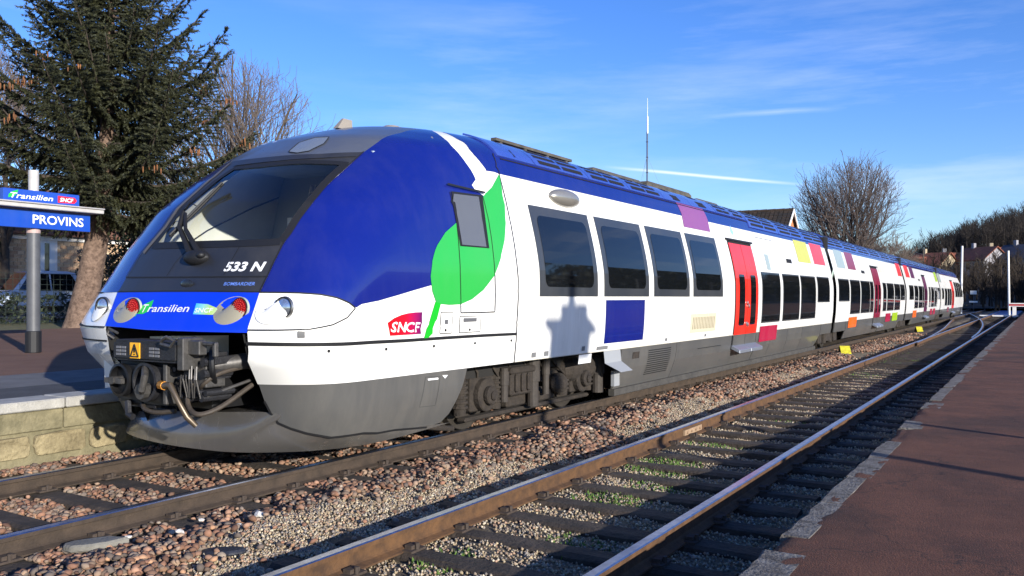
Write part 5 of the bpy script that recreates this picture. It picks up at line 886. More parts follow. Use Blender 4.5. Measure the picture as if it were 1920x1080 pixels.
b = MB(); b.add([(side_x(.75), 10.75, .80), (side_x(.75), 11.3, .80), (side_x(.75) + .02, 11.3, .62), (side_x(.75) + .02, 10.75, .62), (side_x(.75) + .22, 11.25, .50), (side_x(.75) + .22, 10.85, .50)], [(0, 1, 2, 3), (3, 2, 4, 5)]); b.box(side_x(.7) + .0, side_x(.7) + .05, 11.0, 11.18, .28, .5); b.build('foot_step', mat('foot_step_grey', (.27, .28, .29), .5), T)
side_sheet('bogie_label', rect(9.98, 10.35, .66, .78), .01, mat('label_white', (.7, .7, .68), .5), T)
b = MB(); b.tube([(-5.52, 7.05, .20), (-5.50, 7.4, .13), (-5.48, 7.62, .10)], .03, 8); b.build('sand_pipe', BOGIE, T)
for yc in (26.2, 41.75, 57.4, 73.8):
    b = MB(); b.box(-5.66, -5.4, yc - 1.45, yc + 1.45, .36, .52); [b.box(-5.6, -5.3, yc + s * 1.05 - .22, yc + s * 1.05 + .22, .22, .62) for s in (-1, 1)]; [b.cyl((-5.36, yc + s * .42, .2), (-5.36, yc + s * .42, .75), .09, 10) for s in (-1, 1)]; b.box(-5.6, -5.3, yc - .35, yc + .35, .25, .5); b.build('joint_bogie', BOGIE, T, bevel=.02)
    for s in (-1, 1): wheel(yc + s * 1.05, -5.74); wheel(yc + s * 1.05, -7.36)
# ------------------------------------------------------------------ station sign boards
SBLUE = paint('sign_blue', (.006, .055, .36), .04, .35); SGREY = mat('sign_post_grey', (.075, .078, .085), .5, var=.15, vscale=6); SLIGHT = mat('sign_light_grey', (.42, .40, .38), .5, var=.1); SRED = mat('sign_red', (.65, .012, .03), .4); SLEAF = mat('sign_leaf', (.015, .42, .05), .4)
def plane_text(name, body, x, y0, y1, z0, z1, m, parent, shear=0., bold=.0, o=(0, 0, 0)):
    V, F = text2d(body, shear, bold); me = bpy.data.meshes.new(name); me.from_pydata([(x - o[0], y0 + (y1 - y0) * a - o[1], z0 + (z1 - z0) * b_ - o[2]) for a, b_ in V], [], F); return link(name, me, parent, [m])
def station_sign(px, py, pz, label, group=None, k=1.):
    s = empty('station_sign', (px, py, pz), label, 'station sign', group); lo = 0 if pz < 1 else -1.22
    b = MB(); b.cyl((0, 0, lo), (0, 0, lo + .40), .135, 20); b.build('post_sleeve', BLACK, s, bevel=.01); b = MB(); b.cyl((0, 0, lo + .38), (0, 0, 2.22), .112 * (1 if k == 1 else .7), 20); b.build('post', SGREY, s, smooth=True); b = MB(); b.cyl((0, 0, 2.2), (0, 0, 3.34), .088, 20); b.build('post_top', SLIGHT, s, smooth=True); b = MB(); b.cyl((0, 0, 2.19), (0, 0, 2.27), .115, 20); b.build('post_collar', mat('collar_pink', (.42, .30, .27), .6), s)
    for nm, y0, y1, z0, z1 in (('name_board', -1.10 * k, 1.0 * k, 2.27, 2.60), ('operator_board', -.62 * k, .78 * k, 2.74, 2.955)): b = MB(); b.box(-.06 + .1, .16, y0, y1, z0, z1); b.build(nm, SBLUE, s, bevel=.006)
    b = MB(); b.box(-.2, .36, -1.2 * k, 1.16 * k, 2.62, 2.70); b.box(-.2, .40, -1.2 * k, 1.16 * k, 2.695, 2.72); b.build('rain_ledge', SLIGHT, s, bevel=.01)
    plane_text('name_lettering', 'PROVINS', .163, -.105 * k, .86 * k, 2.355, 2.52, LETTER, s, bold=.012); plane_text('operator_lettering', 'Transilien', .163, -.50 * k, .27 * k, 2.79, 2.885, LETTER, s, shear=.25, bold=.008)
    me = bpy.data.meshes.new('leaf_print'); me.from_pydata([(.162, y * k, z) for y, z in ((-.54, 2.79), (-.53, 2.85), (-.47, 2.90), (-.36, 2.945), (-.385, 2.87), (-.44, 2.815))], [], [(0, 1, 2, 3, 4, 5)]); link('leaf_print', me, s, [SLEAF])
    me = bpy.data.meshes.new('operator_logo'); me.from_pydata([(.162, y * k, z) for y, z in ((.36, 2.775), (.68, 2.785), (.73, 2.84), (.69, 2.895), (.36, 2.905))], [], [(0, 1, 2, 3, 4)]); link('operator_logo', me, s, [SRED]); plane_text('operator_lettering', 'SNCF', .165, .40 * k, .66 * k, 2.80, 2.875, LETTER, s, shear=.2, bold=.02)
    return s
station_sign(-15.7, 8.69, LT, 'blue PROVINS station sign on a grey post on the left platform')
station_sign(5.9, 4.85, PT + 1.22, 'smaller station sign on a tall post on the right platform that shades the train flank', k=.50)
for i, (x, y, h) in enumerate(((1.2, 9.1, 1.05), (1.6, 19.9, 1.2), (1.7, 25.4, 1.2), (1.7, 29.6, 1.2))):
    b = MB(); b.cyl((0, 0, 0), (0, 0, h), .055, 10); b.cyl((0, 0, h), (0, 0, h + .05), .07, 10); o = b.build('platform_post', SGREY, None, bevel=.005); o.location = (x, y, PT); setp(o, ['short grey post nearest the camera on the right platform', 'second short grey post along the right platform', 'third short grey post along the right platform', 'farthest short grey post along the right platform'][i], 'post', 'posts on the right platform')

# ------------------------------------------------------------------ trees
def seg_mesh(name, P0, P1, R0, R1, ns, parent, m, **kw):
    P0, P1, R0, R1 = [np.array(a, float) for a in (P0, P1, R0, R1)]; d = P1 - P0; d /= np.maximum(np.linalg.norm(d, axis=1, keepdims=True), 1e-9); h = np.where(np.abs(d[:, 2:3]) > .9, np.array([[1., 0, 0]]), np.array([[0, 0, 1.]])); a = np.cross(d, h); a /= np.linalg.norm(a, axis=1, keepdims=True); b = np.cross(d, a); V = []
    for P, R in ((P0, R0), (P1, R1)):
        for k in range(ns): t = 2 * np.pi * k / ns; V.append(P + (a * math.cos(t) + b * math.sin(t)) * R[:, None])
    V = np.stack(V, 1).reshape(-1, 3); n = len(P0); F = []
    for k in range(ns): F.append(np.stack([np.arange(n) * 2 * ns + i for i in (k, (k + 1) % ns, ns + (k + 1) % ns, ns + k)], 1))
    return link(name, np_mesh(name, V, np.concatenate(F)), parent, [m], **kw)
def grow(seed, H, spread, levels=6, stems=1, lean=(0, 0), r0=.16, up=.35, kids=(2, 4), fine=1.0, start=.28, vase=.9):
    r = random.Random(seed); segs = [[], []]
    def rec(p, d, L, rad, lv):
        n = 3 if lv < 3 else 2; q = p.copy(); dd = d.copy(); pts = [q.copy()]
        for i in range(n):
            dd = (dd + Vector((r.uniform(-1, 1), r.uniform(-1, 1), r.uniform(-.5, 1) * up + .12)) * .17).normalized(); nq = q + dd * L / n; ra = rad * (1 - .4 * i / n); rb = rad * (1 - .4 * (i + 1) / n)
            segs[0 if lv < 2 else 1].append((tuple(q), tuple(nq), ra, rb)); q = nq; pts.append(q.copy())
            if lv < levels and (i > 0 or lv > 0) and lv > 0:
                for _ in range(r.randint(0, 2 if lv > 1 else 1)):
                    ax = Vector((r.uniform(-1, 1), r.uniform(-1, 1), r.uniform(-.2, .7))).normalized(); rec(q, (dd * .7 + ax * .75).normalized(), L * r.uniform(.45, .72), rb * .5, lv + 1)
        if lv < levels:
            for k in range(r.randint(*kids)):
                ax = Vector((r.uniform(-1, 1), r.uniform(-1, 1), r.uniform(-.3, .7))).normalized(); rec(q, (dd * .85 + ax * .62).normalized(), L * r.uniform(.60, .82), rad * .58, lv + 1)
    for s in range(stems):
        a = 2 * math.pi * s / max(stems, 1) + r.uniform(-.4, .4); base = Vector((math.cos(a), math.sin(a), 0)) * (.12 if stems > 1 else 0)
        tp = base + Vector((lean[0], lean[1], H * start)); d0 = (tp - base).normalized(); segs[0].append((tuple(base - Vector((0, 0, .3))), tuple(tp), r0 * 1.25, r0))
        nb = 6
        for k in range(nb):
            b_ = 2 * math.pi * k / nb + r.uniform(-.4, .4); t = r.uniform(.75, 1.05); rec(base.lerp(tp, t), Vector((math.cos(b_) * spread, math.sin(b_) * spread, vase)).normalized(), H * r.uniform(.24, .34), r0 * .62, 1)
        rec(tp, Vector((lean[0] * .05, lean[1] * .05, 1)).normalized(), H * .3, r0 * .8, 1)
    return segs
def grow2(seed, H, R, fork=.22, limbs=13, r0=.2, zc=.58, dens=1.0, lean=(0, 0)):
    """fan shaped crown: limbs run to an ellipsoid and every side shoot stops at it"""
    r = random.Random(seed); big = []; tw = []; c = Vector((lean[0], lean[1], H * zc)); e = Vector((R, R, H * (1 - zc)))
    def inside(p): q = p - c; return (q.x / e.x) ** 2 + (q.y / e.y) ** 2 + (q.z / (e.z if q.z > 0 else H * zc * .72)) ** 2 < 1
    def shoot(p, d, L, rad, lv):
        n = max(2, int(L / (.55 if lv < 3 else .3))); q = p.copy(); d = d.copy(); step = L / n
        for i in range(n):
            d = (d + Vector((r.uniform(-1, 1), r.uniform(-1, 1), r.uniform(-.4, .9))) * (.10 if lv < 2 else .17)).normalized(); nq = q + d * step
            if not inside(nq) and i > 0 and r.random() < .8: return
            ra = rad * (1 - .75 * i / n); rb = rad * (1 - .75 * (i + 1) / n); (big if lv < 2 else tw).append((tuple(q), tuple(nq), ra, rb)); q = nq
            if lv < 4 and i >= (1 if lv == 1 else 0):
                for _ in range(1 if lv == 1 else (1 if r.random() < (.62 if lv == 2 else .45) * dens else 0)):
                    s = Vector((r.uniform(-1, 1), r.uniform(-1, 1), r.uniform(-.35, .8))); s = (s - d * s.dot(d)).normalized(); shoot(q, (d * .95 + s * r.uniform(.45, .85)).normalized(), L * r.uniform(.38, .62) * (1.1 - .5 * i / n), max(ra * .5, .004), lv + 1)
    f = Vector((lean[0] * .3, lean[1] * .3, H * fork)); big.append(((0, 0, -.4), tuple(f), r0 * 1.3, r0))
    for k in range(limbs):
        a = 2 * math.pi * k / limbs * 1.618 + r.uniform(-.2, .2); el = math.radians(90 - 84 * ((k + .5) / limbs) ** .6 + r.uniform(-6, 6)); t = c + Vector((e.x * math.cos(el) * math.cos(a), e.y * math.cos(el) * math.sin(a), e.z * math.sin(el))); p = f * r.uniform(.72, 1.0); d = (t - p); shoot(p, (d.normalized() + Vector((0, 0, .10))).normalized(), d.length * 1.05, r0 * r.uniform(.38, .62), 1)
    return big, tw
def fan_tree(name, loc, label, group, twig, twmin, **kw):
    t = empty(name, loc, label, 'tree', group); b_, w_ = grow2(**kw); seg_mesh('trunk', *zip(*b_), 6, t, BARK, smooth=True); P0, P1, R0, R1 = zip(*w_); seg_mesh('crown', P0, P1, np.maximum(R0, twmin), np.maximum(R1, twmin * .75), 3, t, twig); return t, len(w_)
BARK = mat('bark_grey', (.065, .05, .038), .95, var=.4, vscale=6, obj=False); TWIG = mat('twig_brown', (.10, .075, .065), .95, obj=False); TWIGL = mat('twig_pale', (.16, .125, .10), .95, obj=False)
def bare_tree(name, loc, label, group, twig=TWIG, twmin=.008, **kw):
    t = empty(name, loc, label, 'tree', group); sg = grow(**kw)
    seg_mesh('trunk', *zip(*sg[0]), 7, t, BARK, smooth=True); P0, P1, R0, R1 = zip(*sg[1]); seg_mesh('crown', P0, P1, np.maximum(R0, twmin), np.maximum(R1, twmin * .8), 3, t, twig); return t, len(sg[1])
G1 = 'bare winter trees'
cnt = []
cnt.append(fan_tree('bare_tree', (-13.4, 74, .2), 'large bare round crowned tree rising behind the roof of the train', G1, TWIG, .013, seed=5, H=12.8, R=5.0, fork=.24, limbs=19, r0=.22, zc=.50, dens=1.12)[1])
cnt.append(fan_tree('bare_tree', (-35.9, 30.7, .3), 'bare pale tree just right of the spruce', G1, TWIGL, .010, seed=8, H=13.8, R=4.7, fork=.3, limbs=14, r0=.22, zc=.60)[1])
cnt.append(bare_tree('bare_tree', (-47, 24.5, .3), 'bare pale tree left of the spruce at the edge of the picture', G1, TWIGL, .012, seed=12, H=14.5, spread=.55, stems=1, r0=.22, levels=5, kids=(2, 3), start=.26)[1])
cnt.append(bare_tree('bare_tree', (-52, 37, .3), 'bare pale tree behind the spruce trunk', G1, TWIGL, .014, seed=19, H=12, spread=.6, stems=1, r0=.2, levels=5, kids=(2, 3), start=.26)[1])
cnt.append(bare_tree('bare_tree', (-14.5, 92, .2), 'low bare tree beyond the large round one', G1, TWIGL, .018, seed=23, H=7.5, spread=.7, stems=2, r0=.14, levels=5, kids=(2, 3), start=.2)[1])
cnt.append(bare_tree('bare_tree', (-14.0, 112, .2), 'small bare tree nearest the wooded hill', G1, TWIGL, .02, seed=29, H=6.5, spread=.7, stems=2, r0=.12, levels=4, kids=(2, 4), start=.2)[1])
print('twigs', cnt)
# spruce
def spruce(loc, H, seed):
    t = empty('spruce_tree', loc, 'tall dark spruce with hanging orange brown cones behind the station sign', 'tree'); r = random.Random(seed); tp = [(0, 0, -.3), (.05, .02, 0.2), (.35, .15, 1.5), (.62, .28, 3.0), (.9, .4, 5.5), (1.05, .45, 9), (1.1, .5, H)]
    b = MB(); b.tube(tp, [.62, .46, .40, .36, .27, .15, .02], 12); b.build('trunk', mat('spruce_bark', (.06, .036, .024), .95, var=.5, vscale=7, bump=1., bscale=14, col2=(.21, .14, .10)), t, smooth=True)
    def axis(z):
        zs = [p[2] for p in tp]; return Vector((np.interp(z, zs, [p[0] for p in tp]), np.interp(z, zs, [p[1] for p in tp]), z))
    S0_, S1_, Ra, Rb = [], [], [], []; NP, ND, NL, NC = [], [], [], []; cones = []
    z = 3.9; wi = 0
    while z < H - .2:
        f = (z - 3.9) / (H - 3.9); Lm = 5.5 * (1 - f) ** .82 + .22; Lm *= (.62 + .38 * min(1, f / .10)); nb = 8 if f < .75 else 7; off = r.uniform(0, 6.28)
        for k in range(nb):
            a = off + 2 * math.pi * k / nb + r.uniform(-.28, .28); L = Lm * r.uniform(.72, 1.12); out_ = Vector((math.cos(a), math.sin(a), 0)); sd = Vector((-math.sin(a), math.cos(a), 0)); p = axis(z + r.uniform(-.2, .2)); pts = []; n = max(5, int(L / .22)); droop = .36 * (1 - f) ** 1.0; tip = .50 + .25 * f
            for i in range(n + 1):
                u = i / n; pts.append(p + out_ * (L * u) + Vector((0, 0, L * (-droop * u + tip * u ** 2.4 + .18 * f * u))) + sd * (.05 * L * math.sin(u * 3 + a)))
            for i in range(n):
                S0_.append(pts[i]); S1_.append(pts[i + 1]); q = .075 * (L / 4.5) * (1 - i / n) + .012; Ra.append(q); Rb.append(q * .9)
                u = (i + .5) / n
                if u < .07: continue
                for sgn in (-1, 1, -1, 1, 0):
                    bl = min(1.15, L * .34) * (1 - u * .72) * r.uniform(.6, 1.15) + .10; c = pts[i].lerp(pts[i + 1], r.random()); fw = (pts[i + 1] - pts[i]).normalized()
                    if sgn: bd = (fw * .75 + sd * sgn * .85 + Vector((0, 0, -.22 + .1 * r.random()))).normalized()
                    else: bd = (fw * .5 + sd * r.uniform(-.3, .3) + Vector((0, 0, -.9))).normalized(); bl *= .62
                    m = max(2, int(bl / .085)); e = c
                    for j in range(m):
                        bd = (bd + Vector((0, 0, -.05 if sgn else -.02)) + Vector((r.uniform(-.1, .1), r.uniform(-.1, .1), r.uniform(-.06, .06)))).normalized(); e2 = e + bd * bl / m
                        NP.append(e); ND.append(e2 - e); NL.append(.115 * r.uniform(.75, 1.2) * (1 - .35 * j / m)); NC.append(r.uniform(.65, 1.3)); e = e2
                    if r.random() < (.013 if f > .02 and f < .42 and u > .55 else .0) and sgn: 
                        for _ in range(r.randint(5, 11)): cones.append(c + bd * bl * r.uniform(.3, 1) + Vector((r.uniform(-.2, .2), r.uniform(-.2, .2), r.uniform(-.16, -.04))))
                if i == n - 1:
                    for j in range(4): NP.append(pts[-1] - fw * .1 * j); ND.append(fw * .16); NL.append(.10); NC.append(1.2)
        z += .62 * (1 - .35 * f); wi += 1
    seg_mesh('branches', S0_, S1_, Ra, Rb, 4, t, BARK)
    NP, ND, NL, NC = np.array([tuple(p) for p in NP]), np.array([tuple(p) for p in ND]), np.array(NL), np.array(NC); n = len(NP); nn = 6; V = []; d = ND / np.linalg.norm(ND, axis=1, keepdims=True)
    for k in range(nn):
        rv = NR.normal(size=(n, 3)); rv -= (rv * d).sum(1, keepdims=True) * d; rv /= np.linalg.norm(rv, axis=1, keepdims=True); s = NP + ND * NR.uniform(0, 1, (n, 1)); sw = np.cross(d, rv) * .021; td = d * .75 + rv * .75
        V += [s - sw, s + sw, s + td * NL[:, None] ]
    V = np.stack(V, 1).reshape(-1, 3); F = np.arange(len(V)).reshape(-1, 3); base = np.array([(.019, .023, .010)]) * NC[:, None] + np.array([(.012, .010, -.004)]) * NR.random((n, 1)); col = np.repeat(base, nn * 3, axis=0)
    link('needles', np_mesh('needles', V, F, col), t, [mat('needle_green', (1, 1, 1), .75, attr='col')], kind='stuff')
    b = MB()
    for c in cones: b.tube([(c.x, c.y, c.z + .07), (c.x, c.y, c.z + .03), (c.x, c.y, c.z - .06), (c.x + .005, c.y, c.z - .13)], [.010, .027, .025, .006], 5)
    if cones: b.build('cones', mat('cone_orange', (.17, .068, .022), .85, var=.5, vscale=3), t, kind='stuff')
    print('spruce', n, len(cones))
spruce((-27.3, 16.6, LT - .03), 14.2, 3)

# ------------------------------------------------------------------ behind the left platform: hedge, fence, cars, house
LEAFD = mat('hedge_leaf', (1, 1, 1), .7, attr='col')
def leafy(name, boxes, n, size, label, cat, loc, group=None, colr=((.018, .028, .010), (.05, .07, .02)), stem=True):
    t = empty(name, loc, label, cat, group); P = []
    for (x0, x1, y0, y1, z0, z1, k) in boxes: 
        q = NR.uniform(-1, 1, (int(n * k), 3)); q *= np.where(np.abs(q).max(1, keepdims=True) < .55, 1.5, 1); P.append(q * np.array([(x1 - x0) / 2, (y1 - y0) / 2, (z1 - z0) / 2]) * NR.uniform(.85, 1.06, (len(q), 1)) + np.array([(x0 + x1) / 2, (y0 + y1) / 2, (z0 + z1) / 2]))
    P = np.concatenate(P); m = len(P); a = NR.normal(size=(m, 3)); a /= np.linalg.norm(a, axis=1, keepdims=True); b_ = np.cross(a, NR.normal(size=(m, 3))); b_ /= np.linalg.norm(b_, axis=1, keepdims=True); s = size * NR.uniform(.6, 1.3, (m, 1))
    V = np.stack([P - a * s, P + b_ * s * .45, P + a * s, P - b_ * s * .45], 1).reshape(-1, 3); c = np.array(colr[0]) + (np.array(colr[1]) - np.array(colr[0])) * NR.random((m, 1)) ** 1.6
    link('foliage', np_mesh('foliage', V, np.arange(4 * m).reshape(-1, 4), np.repeat(c, 4, axis=0)), t, [LEAFD], kind='stuff')
    b = MB()
    for (x0, x1, y0, y1, z0, z1, k) in boxes:
        for i in range(4): x = RND.uniform(x0, x1); y = RND.uniform(y0, y1); b.tube([(x, y, -.2), (x + RND.uniform(-.2, .2), y + RND.uniform(-.2, .2), z1 * .8)], [.05, .015], 5)
    b.build('stems', BARK, t); return t
leafy('hedge', [(-1.0, 1.0, -14, 14, -.1, 1.25, 1.0)], 9000, .10, 'dark clipped hedge along the back of the left platform', 'hedge', (-33.5, 20, .45), colr=((.008, .013, .006), (.03, .042, .016)))
leafy('evergreen_bush', [(-1.6, 1.6, -1.9, 1.9, .2, 4.2, 1.0), (-1.1, 1.1, -1.2, 1.2, 3.6, 5.6, .4)], 9000, .11, 'dark evergreen bush between the spruce trunk and the train', 'bush', (-33.0, 24.0, .45), colr=((.010, .016, .007), (.036, .05, .018)))
leafy('evergreen_bush', [(-1.5, 1.5, -2.4, 2.4, .2, 5.6, 1.0)], 9000, .12, 'second dark evergreen bush hidden partly by the blue cab side', 'bush', (-33.5, 29.0, .45), colr=((.010, .016, .007), (.034, .048, .016)))
leafy('ivy_bush', [(-.7, .7, -1.0, 1.0, .2, 3.3, 1.0)], 3200, .10, 'dull grey green bush against the brick house', 'bush', (-40.2, 25.6, .45), colr=((.03, .035, .025), (.10, .10, .07)))
FEN = mat('fence_green', (.02, .03, .024), .5, .2); fn = empty('mesh_fence', (-31.6, 20, .45), 'dark wire mesh fence with posts behind the left platform', 'fence'); b = MB()
for k in range(120): y = -15 + k * .25; b.box(-.008, .008, y - .006, y + .006, 0, 1.9)
b.build('fence_wires', FEN, fn); b = MB(); [b.box(-.012, .012, -15, 15, .1 + j * .2, .112 + j * .2) for j in range(10)]; b.build('fence_rails', FEN, fn)
pm = MB(); pm.box(-.03, .03, -.03, .03, 0, 2.0); p0 = pm.build('fence_post', FEN, fn); p0.location = (0, -15, 0)
for k in range(1, 13): c = p0.copy(); COL.objects.link(c); c.parent = fn; c.location = (0, -15 + 2.5 * k, 0)
def parked_car(loc, rz, col, label, van=False):
    t = empty('parked_car', loc, label, 'car', 'cars parked behind the hedge', rz); m = mat('car_paint_%d' % int(col[2] * 1000), col, .25, coat=.5); h = 1.9 if van else 1.46
    prof = [(-2.15, .32), (-2.15, .72), (-2.05, .9), (-1.2, 1.0), (-.55, h - .06), (-.2, h), (1.2, h), (1.55, h - .08), (2.0, .98), (2.12, .85), (2.12, .32)]
    b = MB(); n = len(prof)
    for s in (-1, 1): b.v += [(x, s * (.86 - max(0, z - .95) * .28), z) for x, z in prof]
    b.f = [tuple(range(n)), tuple(range(2 * n - 1, n - 1, -1))] + [(i, (i + 1) % n, n + (i + 1) % n, n + i) for i in range(n)]; b.m = [0] * len(b.f); b.build('body', m, t, bevel=.03)
    for s in (-1, 1):
        b = MB(); yy = lambda z: s * (.865 - max(0, z - .95) * .28); b.add([(-1.0, yy(1.02), 1.02), (-.45, yy(h - .12), h - .12), (.35, yy(h - .12), h - .12), (.35, yy(1.02), 1.02)], [(0, 1, 2, 3)]); b.add([(.42, yy(1.02), 1.02), (.42, yy(h - .12), h - .12), (1.3, yy(h - .12), h - .12), (1.75, yy(1.02), 1.02)], [(0, 1, 2, 3)]); b.build('side_window', GLASS, t)
        for x in (-1.35, 1.35): b = MB(); b.cyl((x, s * .70, .31), (x, s * .87, .31), .31, 20); w = b.build('wheel', BLACK, t, bevel=.02); b = MB(); b.cyl((x, s * .865, .31), (x, s * .88, .31), .19, 16); b.build('rim', STEEL, w)
    b = MB(); b.add([(-1.19, -.72, 1.02), (-1.19, .72, 1.02), (-.58, .66, h - .08), (-.58, -.66, h - .08)], [(0, 1, 2, 3)]); o = b.build('windscreen', GLASS, t); o.location = (0, 0, .012); b = MB(); b.add([(1.98, .74, 1.03), (1.98, -.74, 1.03), (1.58, -.66, h - .1), (1.58, .66, h - .1)], [(0, 1, 2, 3)]); o = b.build('rear_window', GLASS, t); o.location = (0, 0, .012)
    for s in (-1, 1): b = MB(); b.ball((-2.1, s * .62, .74), .08, .16, .09); b.build('headlight', WLENS, t, smooth=True)
    return t
parked_car((-39.5, 15.5, .7), math.radians(80), (.10, .14, .42), 'blue car parked behind the hedge at the left edge'); parked_car((-38.6, 21.4, .75), math.radians(84), (.48, .55, .66), 'pale silver car parked behind the hedge beside the sign post', True); parked_car((-37.2, 27.2, .7), math.radians(82), (.55, .66, .82), 'light blue car parked behind the spruce trunk', True)
b = MB(); b.box(-48, -34.6, -10, 60, -.3, .48); b.build('street', GREYA, kind='structure', label='street behind the hedge')
# house of brick with white shutters
BRK = [mat('brick_%d' % i, c, .9, var=.25, vscale=20) for i, c in enumerate([(.50, .33, .19), (.58, .41, .25), (.42, .26, .15), (.54, .36, .20)])]; MORT = mat('house_mortar', (.48, .41, .31), .95, var=.3, vscale=4, bump=.4); PLAST = mat('white_trim', (.72, .69, .63), .8, var=.1); ROOFT = mat('roof_tile_brown', (.16, .075, .045), .9, var=.4, vscale=6, bump=.4)
hs_ = empty('brick_house', (-47.5, 20, .4), 'brick house with white shuttered windows behind the station sign', 'house'); b = MB(); b.box(-8, -.02, -12, 12, -.2, 4.7); b.build('wall', MORT, hs_)
bw = [(-10.0, 1.0), (-5.6, 1.0), (-1.2, 1.0), (3.2, 1.0), (7.0, 1.0)]
bm_ = [MB() for _ in range(4)]; zc = .0; row = 0
while zc < 4.45:
    y = -12 + (.2 if row % 2 else 0)
    while y < 12:
        if not any(abs(y + .2 - w) < .72 and 2.1 < zc + .1 < 4.2 for w, _ in bw) and not any(abs(y + .2 - w) < .75 and zc < 1.75 for w, _ in bw): bm_[RND.randrange(4)].box(-.02, .012 + RND.uniform(0, .015), y + .012, y + .39, zc + .012, zc + .19)
        y += .40
    zc += .20; row += 1
for i in range(4): bm_[i].build('brickwork', BRK[i], hs_, kind='stuff')
for w, _ in bw:
    for zz0, zz1, arch in ((2.2, 4.1, False), (.2, 1.6, True)):
        b = MB(); b.box(-.05, .05, w - .62, w + .62, zz0 - .1, zz1 + .22); fr = b.build('window', PLAST, hs_, bevel=.01)
        b = MB(); b.box(.045, .055, w - .42, w + .42, zz0, zz1); b.build('pane', GLASS, fr)
        if not arch:
            for s in (-1, 1): b = MB(); b.box(.06, .10, w + s * .42 - (.26 if s > 0 else 0) - .02, w + s * .42 + (.26 if s < 0 else 0) + .02, zz0, zz1); b.build('shutter', mat('shutter_white', (.66, .68, .66), .6), fr)
            b = MB(); [b.box(.12, .135, w - .5 + k * .12, w - .485 + k * .12, zz0 - .05, zz0 + .32) for k in range(9)]; b.box(.11, .14, w - .55, w + .55, zz0 + .30, zz0 + .33); b.build('balcony_rail', BLACK, fr)
b = MB(); b.add([(.5, -12.6, 4.62), (.5, 12.6, 4.62), (-4, 12.6, 7.6), (-4, -12.6, 7.6), (-8.5, -12.6, 4.62), (-8.5, 12.6, 4.62), (.5, -12.6, 4.5), (.5, 12.6, 4.5), (-8.5, 12.6, 4.5), (-8.5, -12.6, 4.5)], [(0, 1, 2, 3), (3, 2, 5, 4), (6, 7, 1, 0), (4, 5, 8, 9), (0, 3, 4, 9, 6), (1, 7, 8, 5, 2)]); b.build('roof', ROOFT, hs_); b = MB(); b.box(-.02, .12, -12.05, 12.05, 4.25, 4.5); b.build('cornice', PLAST, hs_)
# gabled shed behind the train
gh = empty('station_building', (-15.1, 62.0, .4), 'gabled building with a brown tiled roof behind the train', 'building', None, math.radians(2)); OCH = mat('ochre_render', (.42, .17, .07), .9, var=.2)
b = MB(); b.box(-12, 0, -2.6, 2.6, -.2, 5.2); b.add([(0, -2.6, 5.2), (0, 2.6, 5.2), (0, 0, 7.15)], [(0, 1, 2)]); b.add([(-12, -2.6, 5.2), (-12, 2.6, 5.2), (-12, 0, 7.15)], [(0, 1, 2)]); b.build('wall', OCH, gh)
RTD = [mat('roof_tile_dark_%d' % i, c, .9, var=.5, vscale=5) for i, c in enumerate([(.028, .019, .013), (.042, .027, .018), (.02, .016, .013)])]; n = 12; mr = [MB() for _ in range(3)]
for s in (-1, 1):
    for j in range(n):
        for i in range(40):
            t0, t1 = j / n, (j + 1.25) / n; x0_ = -12.2 + i * .31; w = .28; ya, yb = s * 3.1 * (1 - t0), s * 3.1 * (1 - t1); za, zb = 4.85 + 2.45 * t0, 4.85 + 2.45 * t1; mr[RND.randrange(3)].add([(x0_, ya, za + .06), (x0_ + w, ya, za + .06), (x0_ + w, yb, zb), (x0_, yb, zb), (x0_, ya, za - .02), (x0_ + w, ya, za - .02)], [(0, 1, 2, 3), (0, 1, 5, 4)])
for m_, k in zip(mr, RTD): m_.build('roof_tiles', k, gh, kind='stuff')
b = MB(); [b.add([(-12.25, s * 3.1, 4.8), (.2, s * 3.1, 4.8), (.2, 0, 7.22), (-12.25, 0, 7.22)], [(0, 1, 2, 3)]) for s in (-1, 1)]; b.build('roof', RTD[0], gh)
for k in range(20): bb = MB(); x = -12.2 + k * .62; bb.tube([(x, 0, 7.33), (x + .64, 0, 7.35)], .11, 8); bb.build('ridge_tile', RTD[1], gh)
for s in (-1, 1): b = MB(); b.add([(.22, s * 3.2, 4.62), (.22, 0, 7.16), (.22, 0, 7.40), (.22, s * 3.2, 4.88), (.28, s * 3.2, 4.62), (.28, 0, 7.16), (.28, 0, 7.40), (.28, s * 3.2, 4.88)], [(0, 1, 2, 3), (4, 5, 6, 7), (0, 1, 5, 4), (3, 2, 6, 7)]); b.build('barge_board', PLAST, gh)
# radio mast with stays
ms_ = empty('radio_mast', (-19.6, 46.7, .2), 'thin radio mast with a white tip behind the train', 'mast'); b = MB(); b.tube([(0, 0, 0), (0, 0, 11.0)], .045, 8); [b.box(-.06, .06, -.06, .06, .5 + k * .9, .53 + k * .9) for k in range(12)]; b.build('pole', mat('mast_dark', (.06, .065, .08), .6), ms_); b = MB(); b.tube([(0.02, 0, 10.9), (0.02, 0, 11.9)], .05, 8); b.tube([(0.02, 0, 11.9), (0.02, 0, 13.0)], [.018, .008], 6); b.build('aerial', mat('aerial_white', (.75, .72, .68), .5), ms_)
b = MB(); [b.tube([(0, 0, 9.6), (2.6 * math.cos(a), 2.6 * math.sin(a), 3.5)], .006, 3) for a in (0.5, 2.6, 4.7)]; b.build('stay_wire', mat('wire_grey', (.2, .22, .26), .5), ms_)

